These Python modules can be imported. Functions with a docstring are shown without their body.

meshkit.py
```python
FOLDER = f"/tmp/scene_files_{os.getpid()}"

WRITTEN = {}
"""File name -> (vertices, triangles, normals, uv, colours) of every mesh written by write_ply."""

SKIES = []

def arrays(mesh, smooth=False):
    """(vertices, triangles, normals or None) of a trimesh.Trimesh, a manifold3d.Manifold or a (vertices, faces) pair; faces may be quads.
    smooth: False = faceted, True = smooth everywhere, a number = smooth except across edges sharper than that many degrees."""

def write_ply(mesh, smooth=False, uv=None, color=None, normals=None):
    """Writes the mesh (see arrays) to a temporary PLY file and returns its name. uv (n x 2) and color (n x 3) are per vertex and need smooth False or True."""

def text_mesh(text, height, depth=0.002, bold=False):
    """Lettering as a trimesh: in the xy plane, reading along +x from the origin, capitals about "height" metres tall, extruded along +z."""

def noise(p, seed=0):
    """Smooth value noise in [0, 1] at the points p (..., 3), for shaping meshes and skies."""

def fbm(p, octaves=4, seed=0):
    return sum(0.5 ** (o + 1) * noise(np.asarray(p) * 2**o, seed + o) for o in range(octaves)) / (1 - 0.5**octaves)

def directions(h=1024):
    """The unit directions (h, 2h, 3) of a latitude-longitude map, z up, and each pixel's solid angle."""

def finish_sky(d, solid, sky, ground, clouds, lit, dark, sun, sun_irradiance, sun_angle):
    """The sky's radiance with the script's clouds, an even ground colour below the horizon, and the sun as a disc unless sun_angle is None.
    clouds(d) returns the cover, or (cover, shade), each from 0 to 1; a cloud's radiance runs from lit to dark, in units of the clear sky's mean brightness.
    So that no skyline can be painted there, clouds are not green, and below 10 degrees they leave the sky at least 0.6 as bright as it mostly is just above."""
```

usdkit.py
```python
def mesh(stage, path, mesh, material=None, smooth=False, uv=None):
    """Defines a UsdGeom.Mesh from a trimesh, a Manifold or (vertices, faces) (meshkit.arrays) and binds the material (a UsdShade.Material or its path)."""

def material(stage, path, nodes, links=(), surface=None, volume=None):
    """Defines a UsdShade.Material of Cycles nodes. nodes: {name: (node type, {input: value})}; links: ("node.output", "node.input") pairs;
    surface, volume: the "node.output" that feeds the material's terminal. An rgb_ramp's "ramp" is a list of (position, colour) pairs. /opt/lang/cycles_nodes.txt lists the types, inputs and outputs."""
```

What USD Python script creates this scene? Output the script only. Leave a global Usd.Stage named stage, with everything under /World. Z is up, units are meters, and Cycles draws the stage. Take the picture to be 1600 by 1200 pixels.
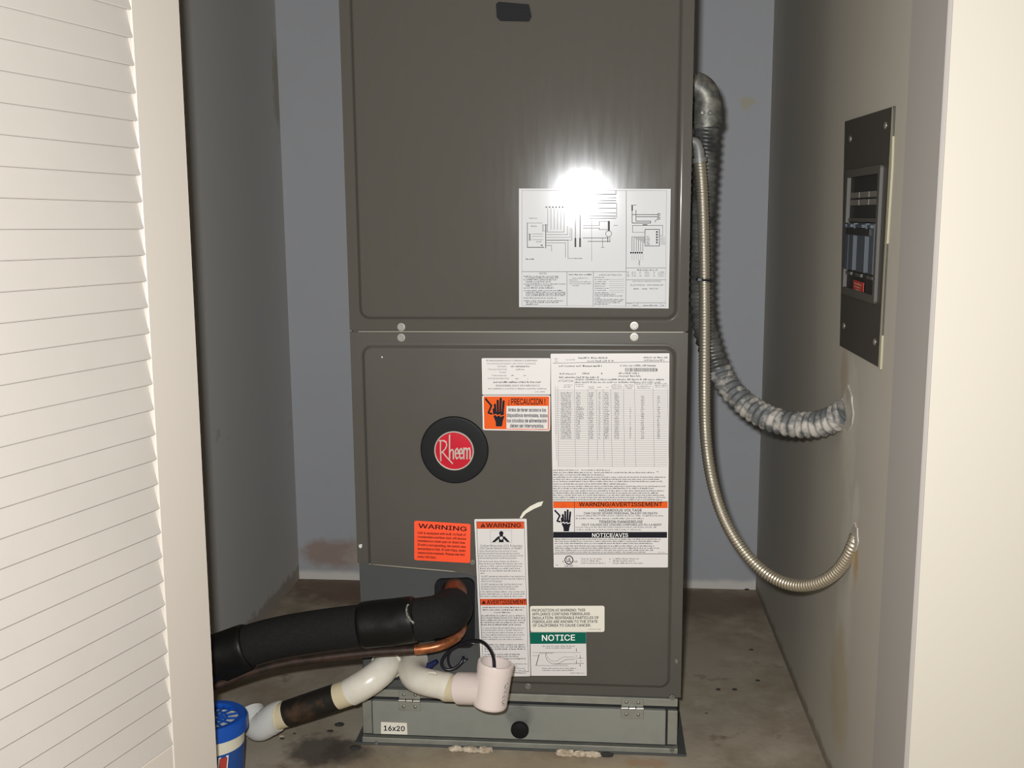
import math, random
import numpy as np, trimesh, manifold3d as m3
import shapely, shapely.geometry as sg
from shapely.ops import unary_union
from scipy.interpolate import CubicSpline
import usdkit, meshkit
from pxr import Usd, UsdGeom, UsdLux, UsdShade, Gf, Sdf

stage = Usd.Stage.CreateInMemory()
UsdGeom.SetStageUpAxis(stage, UsdGeom.Tokens.z)
UsdGeom.SetStageMetersPerUnit(stage, 1.0)
UsdGeom.Xform.Define(stage, '/World')
stage.SetDefaultPrim(stage.GetPrimAtPath('/World'))

# ------------------------------------------------------------------ camera, flash, ambient light, exposure
EXPOSURE = 0.0
PITCH, YAW, ROLL, FPX = 0.1622, 0.0894, -0.0076, 1617.0
EYE = np.array([0.3363, -1.3437, 0.7357])
fwd = np.array([-math.sin(YAW) * math.cos(PITCH), math.cos(YAW) * math.cos(PITCH), -math.sin(PITCH)])
r0 = np.array([math.cos(YAW), math.sin(YAW), 0.0]); u0 = np.cross(r0, fwd)
RIGHT = math.cos(ROLL) * r0 + math.sin(ROLL) * u0
UP = -math.sin(ROLL) * r0 + math.cos(ROLL) * u0
BACK = -fwd

def frame_matrix(origin):
    return Gf.Matrix4d(*RIGHT, 0, *UP, 0, *BACK, 0, *origin, 1)

cam = UsdGeom.Camera.Define(stage, '/World/camera')
cam.AddTransformOp().Set(frame_matrix(EYE))
cam.CreateHorizontalApertureAttr(36.0); cam.CreateVerticalApertureAttr(27.0)
cam.CreateFocalLengthAttr(FPX / 1600 * 36.0)
cam.CreateClippingRangeAttr(Gf.Vec2f(0.01, 100)); cam.CreateExposureAttr(EXPOSURE)

# the compact camera's own flash: up and to the left of the lens
fl = UsdLux.RectLight.Define(stage, '/World/camera_flash')
fl.AddTransformOp().Set(frame_matrix(EYE - 0.026 * RIGHT + 0.038 * UP))
fl.CreateWidthAttr(0.026); fl.CreateHeightAttr(0.016)
fl.CreateIntensityAttr(13200.0); fl.CreateColorAttr(Gf.Vec3f(0.985, 1.0, 1.015))

dome = UsdLux.DomeLight.Define(stage, '/World/room_light')          # dim warm lamp light of the room outside
dome.CreateIntensityAttr(1.0); dome.CreateColorAttr(Gf.Vec3f(0.085, 0.068, 0.046))

# ------------------------------------------------------------------ helpers
def rays(px, py):
    px = np.asarray(px, float); py = np.asarray(py, float)
    return fwd + ((px - 800) / FPX)[..., None] * RIGHT + ((600 - py) / FPX)[..., None] * UP

def at(px, py, axis, val):
    """the point of the plane  axis = val  that the photograph shows at this pixel"""
    d = rays(px, py)
    t = (val - EYE[axis]) / d[..., axis]
    return EYE + t[..., None] * d

def Y(px, py, y): return at(px, py, 1, y)

used = {}
def numbered(path):
    n = used.get(path, 0); used[path] = n + 1
    return path if n == 0 else f'{path}_{n:03d}'

def tag(o, label=None, cat=None, group=None, kind=None):
    p = o.GetPrim() if hasattr(o, 'GetPrim') else o
    for k, v in (('label', label), ('category', cat), ('group', group), ('kind', kind)):
        if v: p.SetCustomDataByKey(k, v)
    return p

def thing(name, label, cat, group=None, kind=None):
    x = UsdGeom.Xform.Define(stage, numbered('/World/' + name))
    return tag(x, label, cat, group, kind)

def obj(name, mesh, m, parent=None, smooth=35, label=None):
    base = str(parent.GetPath()) if parent is not None else '/World'
    o = usdkit.mesh(stage, numbered(base + '/' + name), mesh, m, smooth=smooth)
    if label: tag(o, label)
    return o.GetPrim()

def cat_(ms): return trimesh.util.concatenate(ms)

def box(x0, x1, y0, y1, z0, z1, bev=0.0):
    x0, x1 = sorted((x0, x1)); y0, y1 = sorted((y0, y1)); z0, z1 = sorted((z0, z1))
    if bev <= 0:
        m = trimesh.creation.box([x1 - x0, y1 - y0, z1 - z0]); m.apply_translation([(x0 + x1) / 2, (y0 + y1) / 2, (z0 + z1) / 2]); return m
    p = []
    for sx, a in ((1, x0), (-1, x1)):
        for sy, b in ((1, y0), (-1, y1)):
            for sz, c in ((1, z0), (-1, z1)):
                p += [[a + sx * bev, b + sy * bev, c], [a + sx * bev, b, c + sz * bev], [a, b + sy * bev, c + sz * bev]]
    return trimesh.convex.convex_hull(np.array(p))

def mf(mesh):
    return m3.Manifold(m3.Mesh(np.asarray(mesh.vertices, np.float32), np.asarray(mesh.faces, np.uint32)))

def orient(v, f, toward):
    """flip triangles so that they face the direction"""
    n = np.cross(v[f[:, 1]] - v[f[:, 0]], v[f[:, 2]] - v[f[:, 0]])
    f = f.copy(); bad = n @ np.asarray(toward, float) < 0
    f[bad] = f[bad][:, ::-1]; return f

def spline(pts, n):
    pts = np.asarray(pts, float)
    t = np.r_[0, np.cumsum(np.sqrt(np.linalg.norm(np.diff(pts, axis=0), axis=1)))]
    cs = CubicSpline(t, pts)
    fine = cs(np.linspace(0, t[-1], 1500))
    s = np.r_[0, np.cumsum(np.linalg.norm(np.diff(fine, axis=0), axis=1))]
    q = np.linspace(0, s[-1], n)
    return np.stack([np.interp(q, s, fine[:, k]) for k in range(3)], 1), q

def frames(p):
    t = np.gradient(p, axis=0); t /= np.maximum(np.linalg.norm(t, axis=1, keepdims=True), 1e-12)
    a = np.array([0, 0, 1.0]) if abs(t[0, 2]) < .8 else np.array([1.0, 0, 0])
    n = [np.cross(t[0], a)]; n[0] /= np.linalg.norm(n[0])
    for k in range(1, len(p)):
        v = n[-1] - t[k] * (n[-1] @ t[k]); n.append(v / np.linalg.norm(v))
    n = np.array(n); return t, n, np.cross(t, n)

def tube(p, r, sides=20, cap=True):
    """p: (n,3) path; r: radius, (n,) or (n,sides)"""
    p = np.asarray(p, float); t, n, b = frames(p); k = len(p)
    ang = np.arange(sides) / sides * 2 * math.pi
    r = np.broadcast_to(np.asarray(r, float).reshape(-1, 1) if np.ndim(r) < 2 else r, (k, sides))
    v = p[:, None] + r[..., None] * (np.cos(ang)[None, :, None] * n[:, None] + np.sin(ang)[None, :, None] * b[:, None])
    i = np.arange(k - 1)[:, None] * sides; j = np.arange(sides)[None]; j2 = (j + 1) % sides
    q = np.stack([i + j, i + j2, i + sides + j2, i + sides + j], -1).reshape(-1, 4)
    f = np.vstack([q[:, [0, 1, 2]], q[:, [0, 2, 3]]]); v = v.reshape(-1, 3)
    if cap:
        c = len(v); v = np.vstack([v, p[0], p[-1]]); a = np.arange(sides); a2 = (a + 1) % sides
        f = np.vstack([f, np.stack([np.full(sides, c), a2, a], 1), np.stack([np.full(sides, c + 1), (k - 1) * sides + a, (k - 1) * sides + a2], 1)])
    m = trimesh.Trimesh(v, f, process=False)
    return m

def stepped(pts, n, steps, sides=28):
    """tube along a spline whose radius changes in steps: steps = [(fraction from, radius), ...]"""
    p, s = spline(pts, n); fr = s / s[-1]
    P, Rr = [], []
    for k, (f0, r) in enumerate(steps):
        f1 = steps[k + 1][0] if k + 1 < len(steps) else 1.0
        f = np.r_[f0, fr[(fr > f0 + 1e-4) & (fr < f1 - 1e-4)], f1]
        for x in f:
            P.append([np.interp(x, fr, p[:, c]) for c in range(3)]); Rr.append(r)
    P = np.array(P)
    # nudge doubled points apart along the path so the frames stay defined
    for k in range(1, len(P)):
        if np.linalg.norm(P[k] - P[k - 1]) < 1e-6:
            d = P[k - 1] - P[k - 2]; P[k] = P[k - 1] + d / np.linalg.norm(d) * 2e-5
    return tube(P, np.array(Rr), sides)

def lathe(profile, sides=48):
    """profile [(r, z)] about z, closed by the axis"""
    return trimesh.creation.revolve(np.array(profile), sections=sides)

def place(mesh, origin, axis):
    """turns +z to the axis and moves"""
    m = mesh.copy(); m.apply_transform(trimesh.geometry.align_vectors([0, 0, 1], axis)); m.apply_translation(origin); return m

# ------------------------------------------------------------------ materials
def srgb(r, g, b):
    c = np.array([r, g, b]) / 255.0
    return tuple(np.where(c < .04045, c / 12.92, ((c + .055) / 1.055) ** 2.4))

def mat(name, color, rough=0.5, spec=0.5, metal=0.0, dark=None, scale=20.0, detail=4, bump=0.0, bump_scale=200.0, lo=.4, hi=.65, rvar=0.0, stretch=None, **kw):
    path = '/World/Looks/' + name
    nodes = {'p': ('principled_bsdf', {'base_color': color, 'roughness': rough, 'specular_ior_level': spec, 'metallic': metal, **kw}),
             'g': ('geometry', {})}
    links = []
    src = 'g.position'
    if stretch:
        nodes['mp'] = ('mapping', {'scale': stretch}); links.append(('g.position', 'mp.vector')); src = 'mp.vector'
    if dark is not None:
        nodes['n'] = ('noise_texture', {'scale': scale, 'detail': detail, 'roughness': .6})
        nodes['r'] = ('rgb_ramp', {'ramp': [(0, dark), (lo, dark), (hi, color), (1, color)]})
        links += [(src, 'n.vector'), ('n.fac', 'r.fac'), ('r.color', 'p.base_color')]
    if rvar:
        nodes['n2'] = ('noise_texture', {'scale': scale * 1.7, 'detail': 5})
        nodes['m2'] = ('map_range', {'from_min': .3, 'from_max': .7, 'to_min': rough - rvar, 'to_max': rough + rvar})
        links += [(src, 'n2.vector'), ('n2.fac', 'm2.value'), ('m2.result', 'p.roughness')]
    if bump:
        nodes['nb'] = ('noise_texture', {'scale': bump_scale, 'detail': 3})
        nodes['b'] = ('bump', {'strength': bump, 'distance': .001})
        links += [('g.position', 'nb.vector'), ('nb.fac', 'b.height'), ('b.normal', 'p.normal')]
    return usdkit.material(stage, path, nodes, links, surface='p.BSDF')

def spotted(name, base, rough, layers, bump=0.0, bump_scale=300.0, var=None, spec=.3):
    """a surface with stains of their own shape. layers: (colour, kind, args): 'spot' = (centre, radius, noise amount), 'noise' = (scale, lo, hi), 'low' = (z height, noise amount, x limits or None)"""
    nodes = {'p': ('principled_bsdf', {'roughness': rough, 'specular_ior_level': spec}), 'g': ('geometry', {}), 'xyz': ('separate_xyz', {}),
             'warp': ('noise_texture', {'scale': 38.0, 'detail': 5, 'roughness': .65}),
             'warp2': ('noise_texture', {'scale': 11.0, 'detail': 6, 'roughness': .65})}
    links = [('g.position', 'xyz.vector'), ('g.position', 'warp.vector'), ('g.position', 'warp2.vector')]
    nodes['c'] = ('mix_color', {'a': base, 'b': var or base, 'fac': .5}); links.append(('warp2.fac', 'c.fac')); cur = 'c.result'
    for k, (col, kind, a) in enumerate(layers):
        f = f'f{k}'
        if kind == 'spot':
            cen, rad, amt = a[:3]
            nodes[f'd{k}'] = ('vector_math', {'math_type': 'distance', 'vector2': cen})
            if len(a) > 3:
                nodes[f'sc{k}'] = ('mapping', {'scale': a[3]}); links += [('g.position', f'sc{k}.vector'), (f'sc{k}.vector', f'd{k}.vector1')]
                nodes[f'd{k}'][1]['vector2'] = tuple(np.array(cen) * np.array(a[3]))
            else: links.append(('g.position', f'd{k}.vector1'))
            nodes[f'w{k}'] = ('math', {'math_type': 'multiply_add', 'value2': amt, 'value3': -amt * .5}); links.append(('warp.fac', f'w{k}.value1'))
            nodes[f'a{k}'] = ('math', {'math_type': 'add'}); links += [(f'd{k}.value', f'a{k}.value1'), (f'w{k}.value', f'a{k}.value2')]
            nodes[f] = ('map_range', {'from_min': rad * .55, 'from_max': rad, 'to_min': a[4] if len(a) > 4 else .9, 'to_max': 0, 'clamp': True}); links.append((f'a{k}.value', f + '.value'))
        elif kind == 'noise':
            sc, lo, hi = a[:3]
            nodes[f'n{k}'] = ('noise_texture', {'scale': sc, 'detail': 6, 'roughness': .6})
            nodes[f'mpn{k}'] = ('mapping', {'location': (k * 3.7, k * 1.3, 0)}); links += [('g.position', f'mpn{k}.vector'), (f'mpn{k}.vector', f'n{k}.vector')]
            nodes[f] = ('map_range', {'from_min': lo, 'from_max': hi, 'to_min': 0, 'to_max': a[3] if len(a) > 3 else 1, 'clamp': True}); links.append((f'n{k}.fac', f + '.value'))
        elif kind == 'low':
            z, amt, axis, sgn = a
            nodes[f'w{k}'] = ('math', {'math_type': 'multiply_add', 'value2': amt, 'value3': -amt * .5}); links.append(('warp.fac', f'w{k}.value1'))
            nodes[f'a{k}'] = ('math', {'math_type': 'add'}); links += [(f'xyz.{axis}', f'a{k}.value1'), (f'w{k}.value', f'a{k}.value2')]
            nodes[f] = ('map_range', {'from_min': z - .010 * sgn, 'from_max': z, 'to_min': 1, 'to_max': 0, 'clamp': True}); links.append((f'a{k}.value', f + '.value'))
        nodes[f'x{k}'] = ('mix_color', {'b': col}); links += [(cur, f'x{k}.a'), (f + '.result', f'x{k}.fac')]; cur = f'x{k}.result'
    links.append((cur, 'p.base_color'))
    if bump:
        nodes['nb'] = ('noise_texture', {'scale': bump_scale, 'detail': 4}); nodes['b'] = ('bump', {'strength': bump, 'distance': .001})
        links += [('g.position', 'nb.vector'), ('nb.fac', 'b.height'), ('b.normal', 'p.normal')]
    return usdkit.material(stage, '/World/Looks/' + name, nodes, links, surface='p.BSDF')

XL, XR, YB, ZC = -0.284, 0.6388, 0.645, 2.05      # closet inside
YI, YO = -0.250, -0.366                           # front wall, inside and outside faces
W = 0.4445                                        # air handler width

M = {}
M['unit'] = mat('taupe_enamel', (.084, .077, .066), rough=.135, spec=.2, dark=(.083, .0765, .065), scale=14, rvar=.012, stretch=(5, 1, .6))
M['unit_low'] = mat('taupe_enamel_lower', (.088, .081, .069), rough=.30, spec=.25, dark=(.084, .0775, .066), scale=16)
M['plate'] = mat('grey_plate_enamel', (.075, .078, .076), rough=.35, spec=.3)
M['dark'] = mat('dark_gap', (.012, .012, .014), rough=.8)
M['galv'] = mat('galvanised_steel', (.36, .36, .31), rough=.48, metal=.55, dark=(.29, .29, .25), scale=26, detail=6, stretch=(1, 1, 1.6))
M['galv2'] = mat('bright_steel', (.60, .59, .54), rough=.33, metal=.9)
M['gasket'] = mat('dark_gasket', (.055, .058, .055), rough=.6)
M['screw'] = mat('zinc_screw', (.26, .25, .22), rough=.4, metal=.6)
M['edge'] = mat('bare_edge', (.22, .20, .15), rough=.45, metal=.2)
M['rubber'] = mat('black_rubber', (.0085, .0085, .009), rough=.55, spec=.2)
M['knob'] = mat('black_plastic', (.006, .006, .007), rough=.45, spec=.25)
M['foam'] = mat('grey_foam', (.0125, .0125, .0115), rough=.85, spec=.2, dark=(.009, .009, .0085), scale=300, bump=.4, bump_scale=700)
M['tape'] = mat('black_tape', (.005, .005, .0045), rough=.45, spec=.25, bump=.35, bump_scale=120)
M['patch'] = mat('black_patch', (.011, .011, .012), rough=.75, spec=.25, bump=.9, bump_scale=420)
M['copper'] = mat('tarnished_copper', (.20, .075, .035), rough=.45, metal=.6, dark=(.05, .022, .014), scale=45, lo=.42, hi=.6)
M['copper_dark'] = mat('brown_copper', (.065, .035, .024), rough=.5, metal=.4, dark=(.03, .02, .014), scale=60)
M['copper_bright'] = mat('orange_copper', (.50, .17, .06), rough=.35, metal=.6, dark=(.20, .07, .03), scale=60)
M['pvc'] = mat('white_pvc', (.70, .66, .57), rough=.28, spec=.45, dark=(.60, .55, .44), scale=18, lo=.3, hi=.6)
M['pvc_yellow'] = mat('yellowed_pvc', (.60, .52, .34), rough=.3, spec=.45)
M['pvc_pink'] = mat('pinkish_white_pvc', (.70, .60, .55), rough=.26, spec=.45)
M['pvc_white'] = mat('cold_white_pvc', (.60, .59, .555), rough=.35)
M['pvc_stain'] = mat('brown_stained_pvc', (.085, .042, .018), rough=.55, dark=(.009, .007, .005), scale=24, lo=.52, hi=.74)
M['cream'] = mat('cream_paint', (.655, .60, .525), rough=.42, spec=.35, bump=.05, bump_scale=500)
M['cream_dimmed'] = mat('dimmed_cream_paint', (.555, .515, .465), rough=.5, spec=.3, dark=(.535, .497, .448), scale=9, bump=.05, bump_scale=500)  # louver cream darkened below the stiles: flash falloff put into the colour
M['cream_wall'] = mat('cream_wall_paint', (.575, .53, .455), rough=.55, spec=.25, bump=.06, bump_scale=350)
M['jamb'] = mat('grey_primer', (.375, .35, .325), rough=.7, spec=.2, bump=.05)
M['flex'] = mat('steel_conduit', (.62, .56, .44), rough=.34, metal=.85)
M['flex_big'] = mat('painted_conduit', (.20, .20, .185), rough=.42, metal=.55, dark=(.055, .057, .056), scale=30, lo=.35, hi=.6)
M['overspray'] = mat('white_overspray', (.40, .37, .33), rough=.6, dark=(.10, .105, .105), scale=42, lo=.47, hi=.60)
M['zinc_pale'] = mat('pale_zinc', (.22, .215, .20), rough=.5, metal=.3, dark=(.2, .2, .19), scale=80)
M['cast'] = mat('cast_zinc', (.24, .23, .19), rough=.5, metal=.5, dark=(.10, .10, .09), scale=70)
M['panel_grey'] = mat('panel_enamel', (.060, .055, .046), rough=.45, spec=.3)
M['panel_rim'] = mat('panel_rim', (.080, .074, .063), rough=.5)
M['panel_dark'] = mat('panel_inside', (.020, .019, .017), rough=.6)
M['breaker'] = mat('breaker_grey', (.062, .073, .088), rough=.45)
M['panel_print'] = mat('panel_label_grey', (.14, .13, .11), rough=.6)
M['red'] = mat('red_label', (.40, .045, .03), rough=.5)
M['tan'] = mat('tan_print', (.55, .42, .33), rough=.6)
M['wall_patch'] = mat('off_white_plaster', (.50, .47, .41), rough=.85, dark=(.36, .33, .28), scale=60)
M['plaster'] = mat('pale_plaster', (.36, .335, .23), rough=.85)
M['sticker'] = mat('white_sticker', (.69, .66, .635), rough=.34, spec=.4)
M['sticker_gloss'] = mat('glossy_white_sticker', (.60, .60, .605), rough=.09, spec=.25)
M['sticker_cream'] = mat('cream_sticker', (.76, .72, .62), rough=.4)
M['ink'] = mat('black_ink', (.012, .012, .018), rough=.6, spec=.12)
M['ink_soft'] = mat('grey_ink', (.20, .195, .195), rough=.6, spec=.12)
M['ink_mid'] = mat('dark_grey_ink', (.085, .082, .085), rough=.6, spec=.12)
M['ink_pale'] = mat('pale_grey_ink', (.40, .395, .39), rough=.6, spec=.12)
M['orange'] = mat('orange_ink', (.74, .105, .014), rough=.6, spec=.12)
M['orange_red'] = mat('orange_red_ink', (.66, .085, .022), rough=.6, spec=.12)
M['fluor'] = mat('fluorescent_orange_sticker', (.98, .085, .022), rough=.45)
M['ink_brown'] = mat('brown_ink', (.045, .010, .008), rough=.6, spec=.125)
M['green'] = mat('green_ink', (.003, .115, .075), rough=.6, spec=.12)
M['white_ink'] = mat('white_ink', (.82, .80, .77), rough=.6, spec=.12)
M['badge_red'] = mat('red_foil', (.60, .014, .034), rough=.26, metal=.25, spec=.6)
M['chrome'] = mat('chrome', (.62, .56, .49), rough=.28, metal=.35, spec=.7)
M['blue'] = mat('blue_plastic', (.008, .075, .38), rough=.35, spec=.4)
M['bucket_white'] = mat('tub_white', (.70, .66, .52), rough=.4)
M['tub_fill'] = mat('white_granules', (.62, .62, .60), rough=.9, bump=.6, bump_scale=500)
M['blue_label'] = mat('blue_label', (.015, .07, .27), rough=.4)
M['wire'] = mat('black_wire', (.011, .010, .016), rough=.38)
M['nut'] = mat('blue_nut', (.006, .012, .065), rough=.4)
M['caulk'] = mat('pale_caulk', (.62, .54, .42), rough=.8, dark=(.36, .28, .2), scale=90)
M['flake'] = mat('dark_grit', (.03, .027, .024), rough=.9)
M['chip'] = mat('pale_chip', (.42, .33, .24), rough=.9)
M['paper'] = mat('torn_paper', (.72, .69, .58), rough=.5)
M['speck'] = mat('white_paint_chip', (.6, .6, .58), rough=.7)

M['wall_back'] = spotted('back_wall_paint', (.36, .365, .378), .6, [
    ((.26, .17, .12), 'spot', ((-.20, YB, .055), .10, .09, (1, 1, 2.6), .75)),
    ((.40, .36, .30), 'spot', ((-.10, YB, .05), .10, .11, (1, 1, 2.4), .8)),
    ((.58, .55, .50), 'low', (.022, .012, 'z', 1)),
    ((.36, .33, .24), 'spot', ((.594, YB, .935), .013, .055)),
    ((.36, .33, .26), 'spot', ((.46, YB, .035), .04, .04)),
    ((.30, .28, .25), 'noise', (9, .71, .76, .6))], bump=.10, bump_scale=260, var=(.34, .345, .36))
M['wall_left'] = spotted('left_wall_paint', (.50, .485, .455), .65, [
    ((.30, .255, .16), 'spot', ((XL, .635, .98), .075, .09, (1, 2.4, .75), .6)),
    ((.33, .29, .24), 'low', (.035, .05, 'z', 1)),
    ((.20, .17, .14), 'noise', (14, .70, .74, .55))], bump=.10, bump_scale=260, var=(.47, .455, .43))
M['wall_right'] = spotted('right_wall_paint', (.46, .43, .37), .65, [
    ((.40, .24, .08), 'spot', ((XR, -.120, .335), .028, .05, (1, 1.8, .62), .7)),
    ((.56, .52, .45), 'spot', ((XR, -.112, .385), .034, .03, (1, 1.8, .8), .7)),
    ((.55, .515, .455), 'spot', ((XR, -.075, .23), .16, .06, (1, 3.4, .8), .55)),
    ((.36, .28, .13), 'spot', ((XR, -.07, .135), .10, .10, (1, 1.8, 1), .45)),
    ((.54, .51, .45), 'spot', ((XR, -.062, .475), .055, .07, (1, 1.2, .55), .6)),
    ((.36, .28, .18), 'spot', ((XR, -.022, .535), .035, .05, (1, 1.4, .8), .5)),
    ((.25, .22, .17), 'low', (.02, .03, 'z', 1)),
    ((.30, .27, .23), 'noise', (17, .72, .75, .6))], bump=.10, bump_scale=260, var=(.43, .40, .34))
M['floor'] = spotted('stained_concrete', (.36, .315, .245), .75, [
    ((.20, .15, .10), 'noise', (5.5, .46, .66, .8)),
    ((.42, .37, .29), 'noise', (12, .56, .72, .7)),
    ((.12, .07, .045), 'noise', (16, .62, .72, .7)),
    ((.13, .08, .055), 'spot', ((-.14, .60, 0), .15, .14, (.7, 1.4, 1), .75)),
    ((.17, .11, .075), 'spot', ((.02, .56, 0), .16, .16, (.6, 1.6, 1), .7)),
    ((.16, .11, .075), 'spot', ((.54, .57, 0), .12, .10, (.8, 1.2, 1), .7)),
    ((.05, .042, .036), 'spot', ((-.055, -.03, 0), .055, .07, (1, 1, 1), .8)),
    ((.06, .05, .04), 'spot', ((-.015, -.03, 0), .04, .06, (1, 1, 1), .75)),
    ((.44, .36, .24), 'spot', ((.25, -.075, 0), .10, .08, (.36, 1.4, 1), .6)),
    ((.34, .18, .10), 'spot', ((.40, -.030, 0), .022, .05, (.6, 1.6, 1), .5)),
    ((.045, .04, .035), 'noise', (30, .705, .73, .85))], bump=.35, bump_scale=120, var=(.31, .265, .20))

# ------------------------------------------------------------------ the closet
def struct(name, mesh, m, label, cat):
    return tag(obj(name, mesh, m, None, smooth=False), label, cat, kind='structure')

struct('floor', box(-1.7, 2.0, -2.6, YB + .1, -.06, 0), M['floor'], 'brown stained bare concrete floor inside and in front of the closet', 'floor')
struct('wall_back', box(XL - .1, XR + .1, YB, YB + .1, 0, ZC), M['wall_back'], 'pale grey back wall behind the air handler with peeling paint at the floor', 'wall')
struct('wall_left', box(XL - .1, XL, YI, YB, 0, ZC), M['wall_left'], 'dim beige grey side wall left of the air handler', 'wall')
struct('wall_right', box(XR, XR + .1, YI, YB, 0, ZC), M['wall_right'], 'beige side wall on the right that carries the breaker panel', 'wall')
struct('ceiling', box(XL - .1, XR + .1, YO, YB + .1, ZC, ZC + .06), M['jamb'], 'plain closet ceiling above the air handler', 'ceiling')
wf = thing('wall_front', 'bright cream painted front wall to the right of the closet opening', 'wall', kind='structure')
obj('wall_panel', box(XR, 2.0, YO, YI, 0, ZC), M['cream_wall'], wf, False)
obj('wall_panel', box(-1.7, XL, YO, YI, 0, ZC), M['cream_wall'], wf, False)
obj('header', box(XL, XR, YO, YI, 1.78, ZC), M['cream_wall'], wf, False)
struct('trim_1', box(XR - .0035, XR + .001, YO + .002, YI - .001, 0, 1.778, .001), M['jamb'], 'grey primed door jamb between the right wall and the cream front wall', 'door jamb')

# ------------------------------------------------------------------ louvred bifold leaf
TH, TL, SL = 0.2651, 0.0111, 0.0133
A0 = np.array([-0.1114, -0.36, 0.0]); U_ = np.array([math.sin(TH), math.cos(TH), 0]); N_ = np.array([math.cos(TH), -math.sin(TH), 0])
def leaf(mesh):
    """local (s along the leaf, d out of its face, z) to the scene"""
    v = np.asarray(mesh.vertices); s, d, z = v.T
    S = s + TL * (z - .7); Z = z - SL * s
    m = mesh.copy(); m.vertices = A0 + S[:, None] * U_ + d[:, None] * N_ + Z[:, None] * np.array([0, 0, 1.0]); m.fix_normals(); return m
dr = thing('door_1', 'cream painted louvred bifold door leaf standing folded open at the left', 'door', kind='structure')
S0, S1, ST, TK = -.43, .0, .0732, .028
Z0, PIT = 0.9036, 0.0256
obj('stile', leaf(box(S1, S1 + ST, -TK, 0, .014, 1.74, .0015)), M['cream'], dr, False)
obj('stile', leaf(box(S0 - ST, S0, -TK, 0, .014, 1.74, .0015)), M['cream'], dr, False)
zb = Z0 - 28 * PIT
obj('rail', leaf(box(S0, S1, -TK, -.0003, .014, zb, .0008)), M['cream'], dr, False)
zt = Z0 + 28 * PIT
obj('rail', leaf(box(S0, S1, -TK, -.0003, zt, 1.74, .0008)), M['cream'], dr, False)
prof = [(-.0003, .0012), (-.0008, .0003), (-.0018, 0), (-.0034, .0004), (-.0040, .002), (-.0094, .0302), (-.0088, .0312), (-.0064, .0312), (-.0058, .0300)]
for k in range(-27, 29):
    pr = np.array(prof); n = len(pr)
    if k == -27: pr = pr * [1, .8]
    v = np.array([[s, d, Z0 - k * PIT + z] for s in (S0 - .004, S1 + .004) for d, z in pr])
    f = [[i, (i + 1) % n, n + (i + 1) % n] for i in range(n)] + [[i, n + (i + 1) % n, n + i] for i in range(n)]
    f += [[0, i, i + 1] for i in range(1, n - 1)] + [[n, n + i + 1, n + i] for i in range(1, n - 1)]
    obj('louver', leaf(trimesh.Trimesh(v, f, process=False)), M['cream_dimmed'], dr, 30)

# ------------------------------------------------------------------ air handler
ah = thing('air_handler', 'tall taupe metal air handler cabinet covered in labels in the middle of the closet', 'air handler')
ZB, ZS, ZT = 0.0815, 0.5842, 1.36
obj('cabinet', box(.001, W - .001, .004, .546, ZB, ZT, .002), M['unit_low'], ah, False)

def sdf_rr(x, z, x0, x1, z0, z1, r):
    cx, cz, hx, hz = (x0 + x1) / 2, (z0 + z1) / 2, (x1 - x0) / 2 - r, (z1 - z0) / 2 - r
    qx, qz = np.abs(x - cx) - hx, np.abs(z - cz) - hz
    return np.hypot(np.maximum(qx, 0), np.maximum(qz, 0)) + np.minimum(np.maximum(qx, qz), 0) - r

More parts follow.
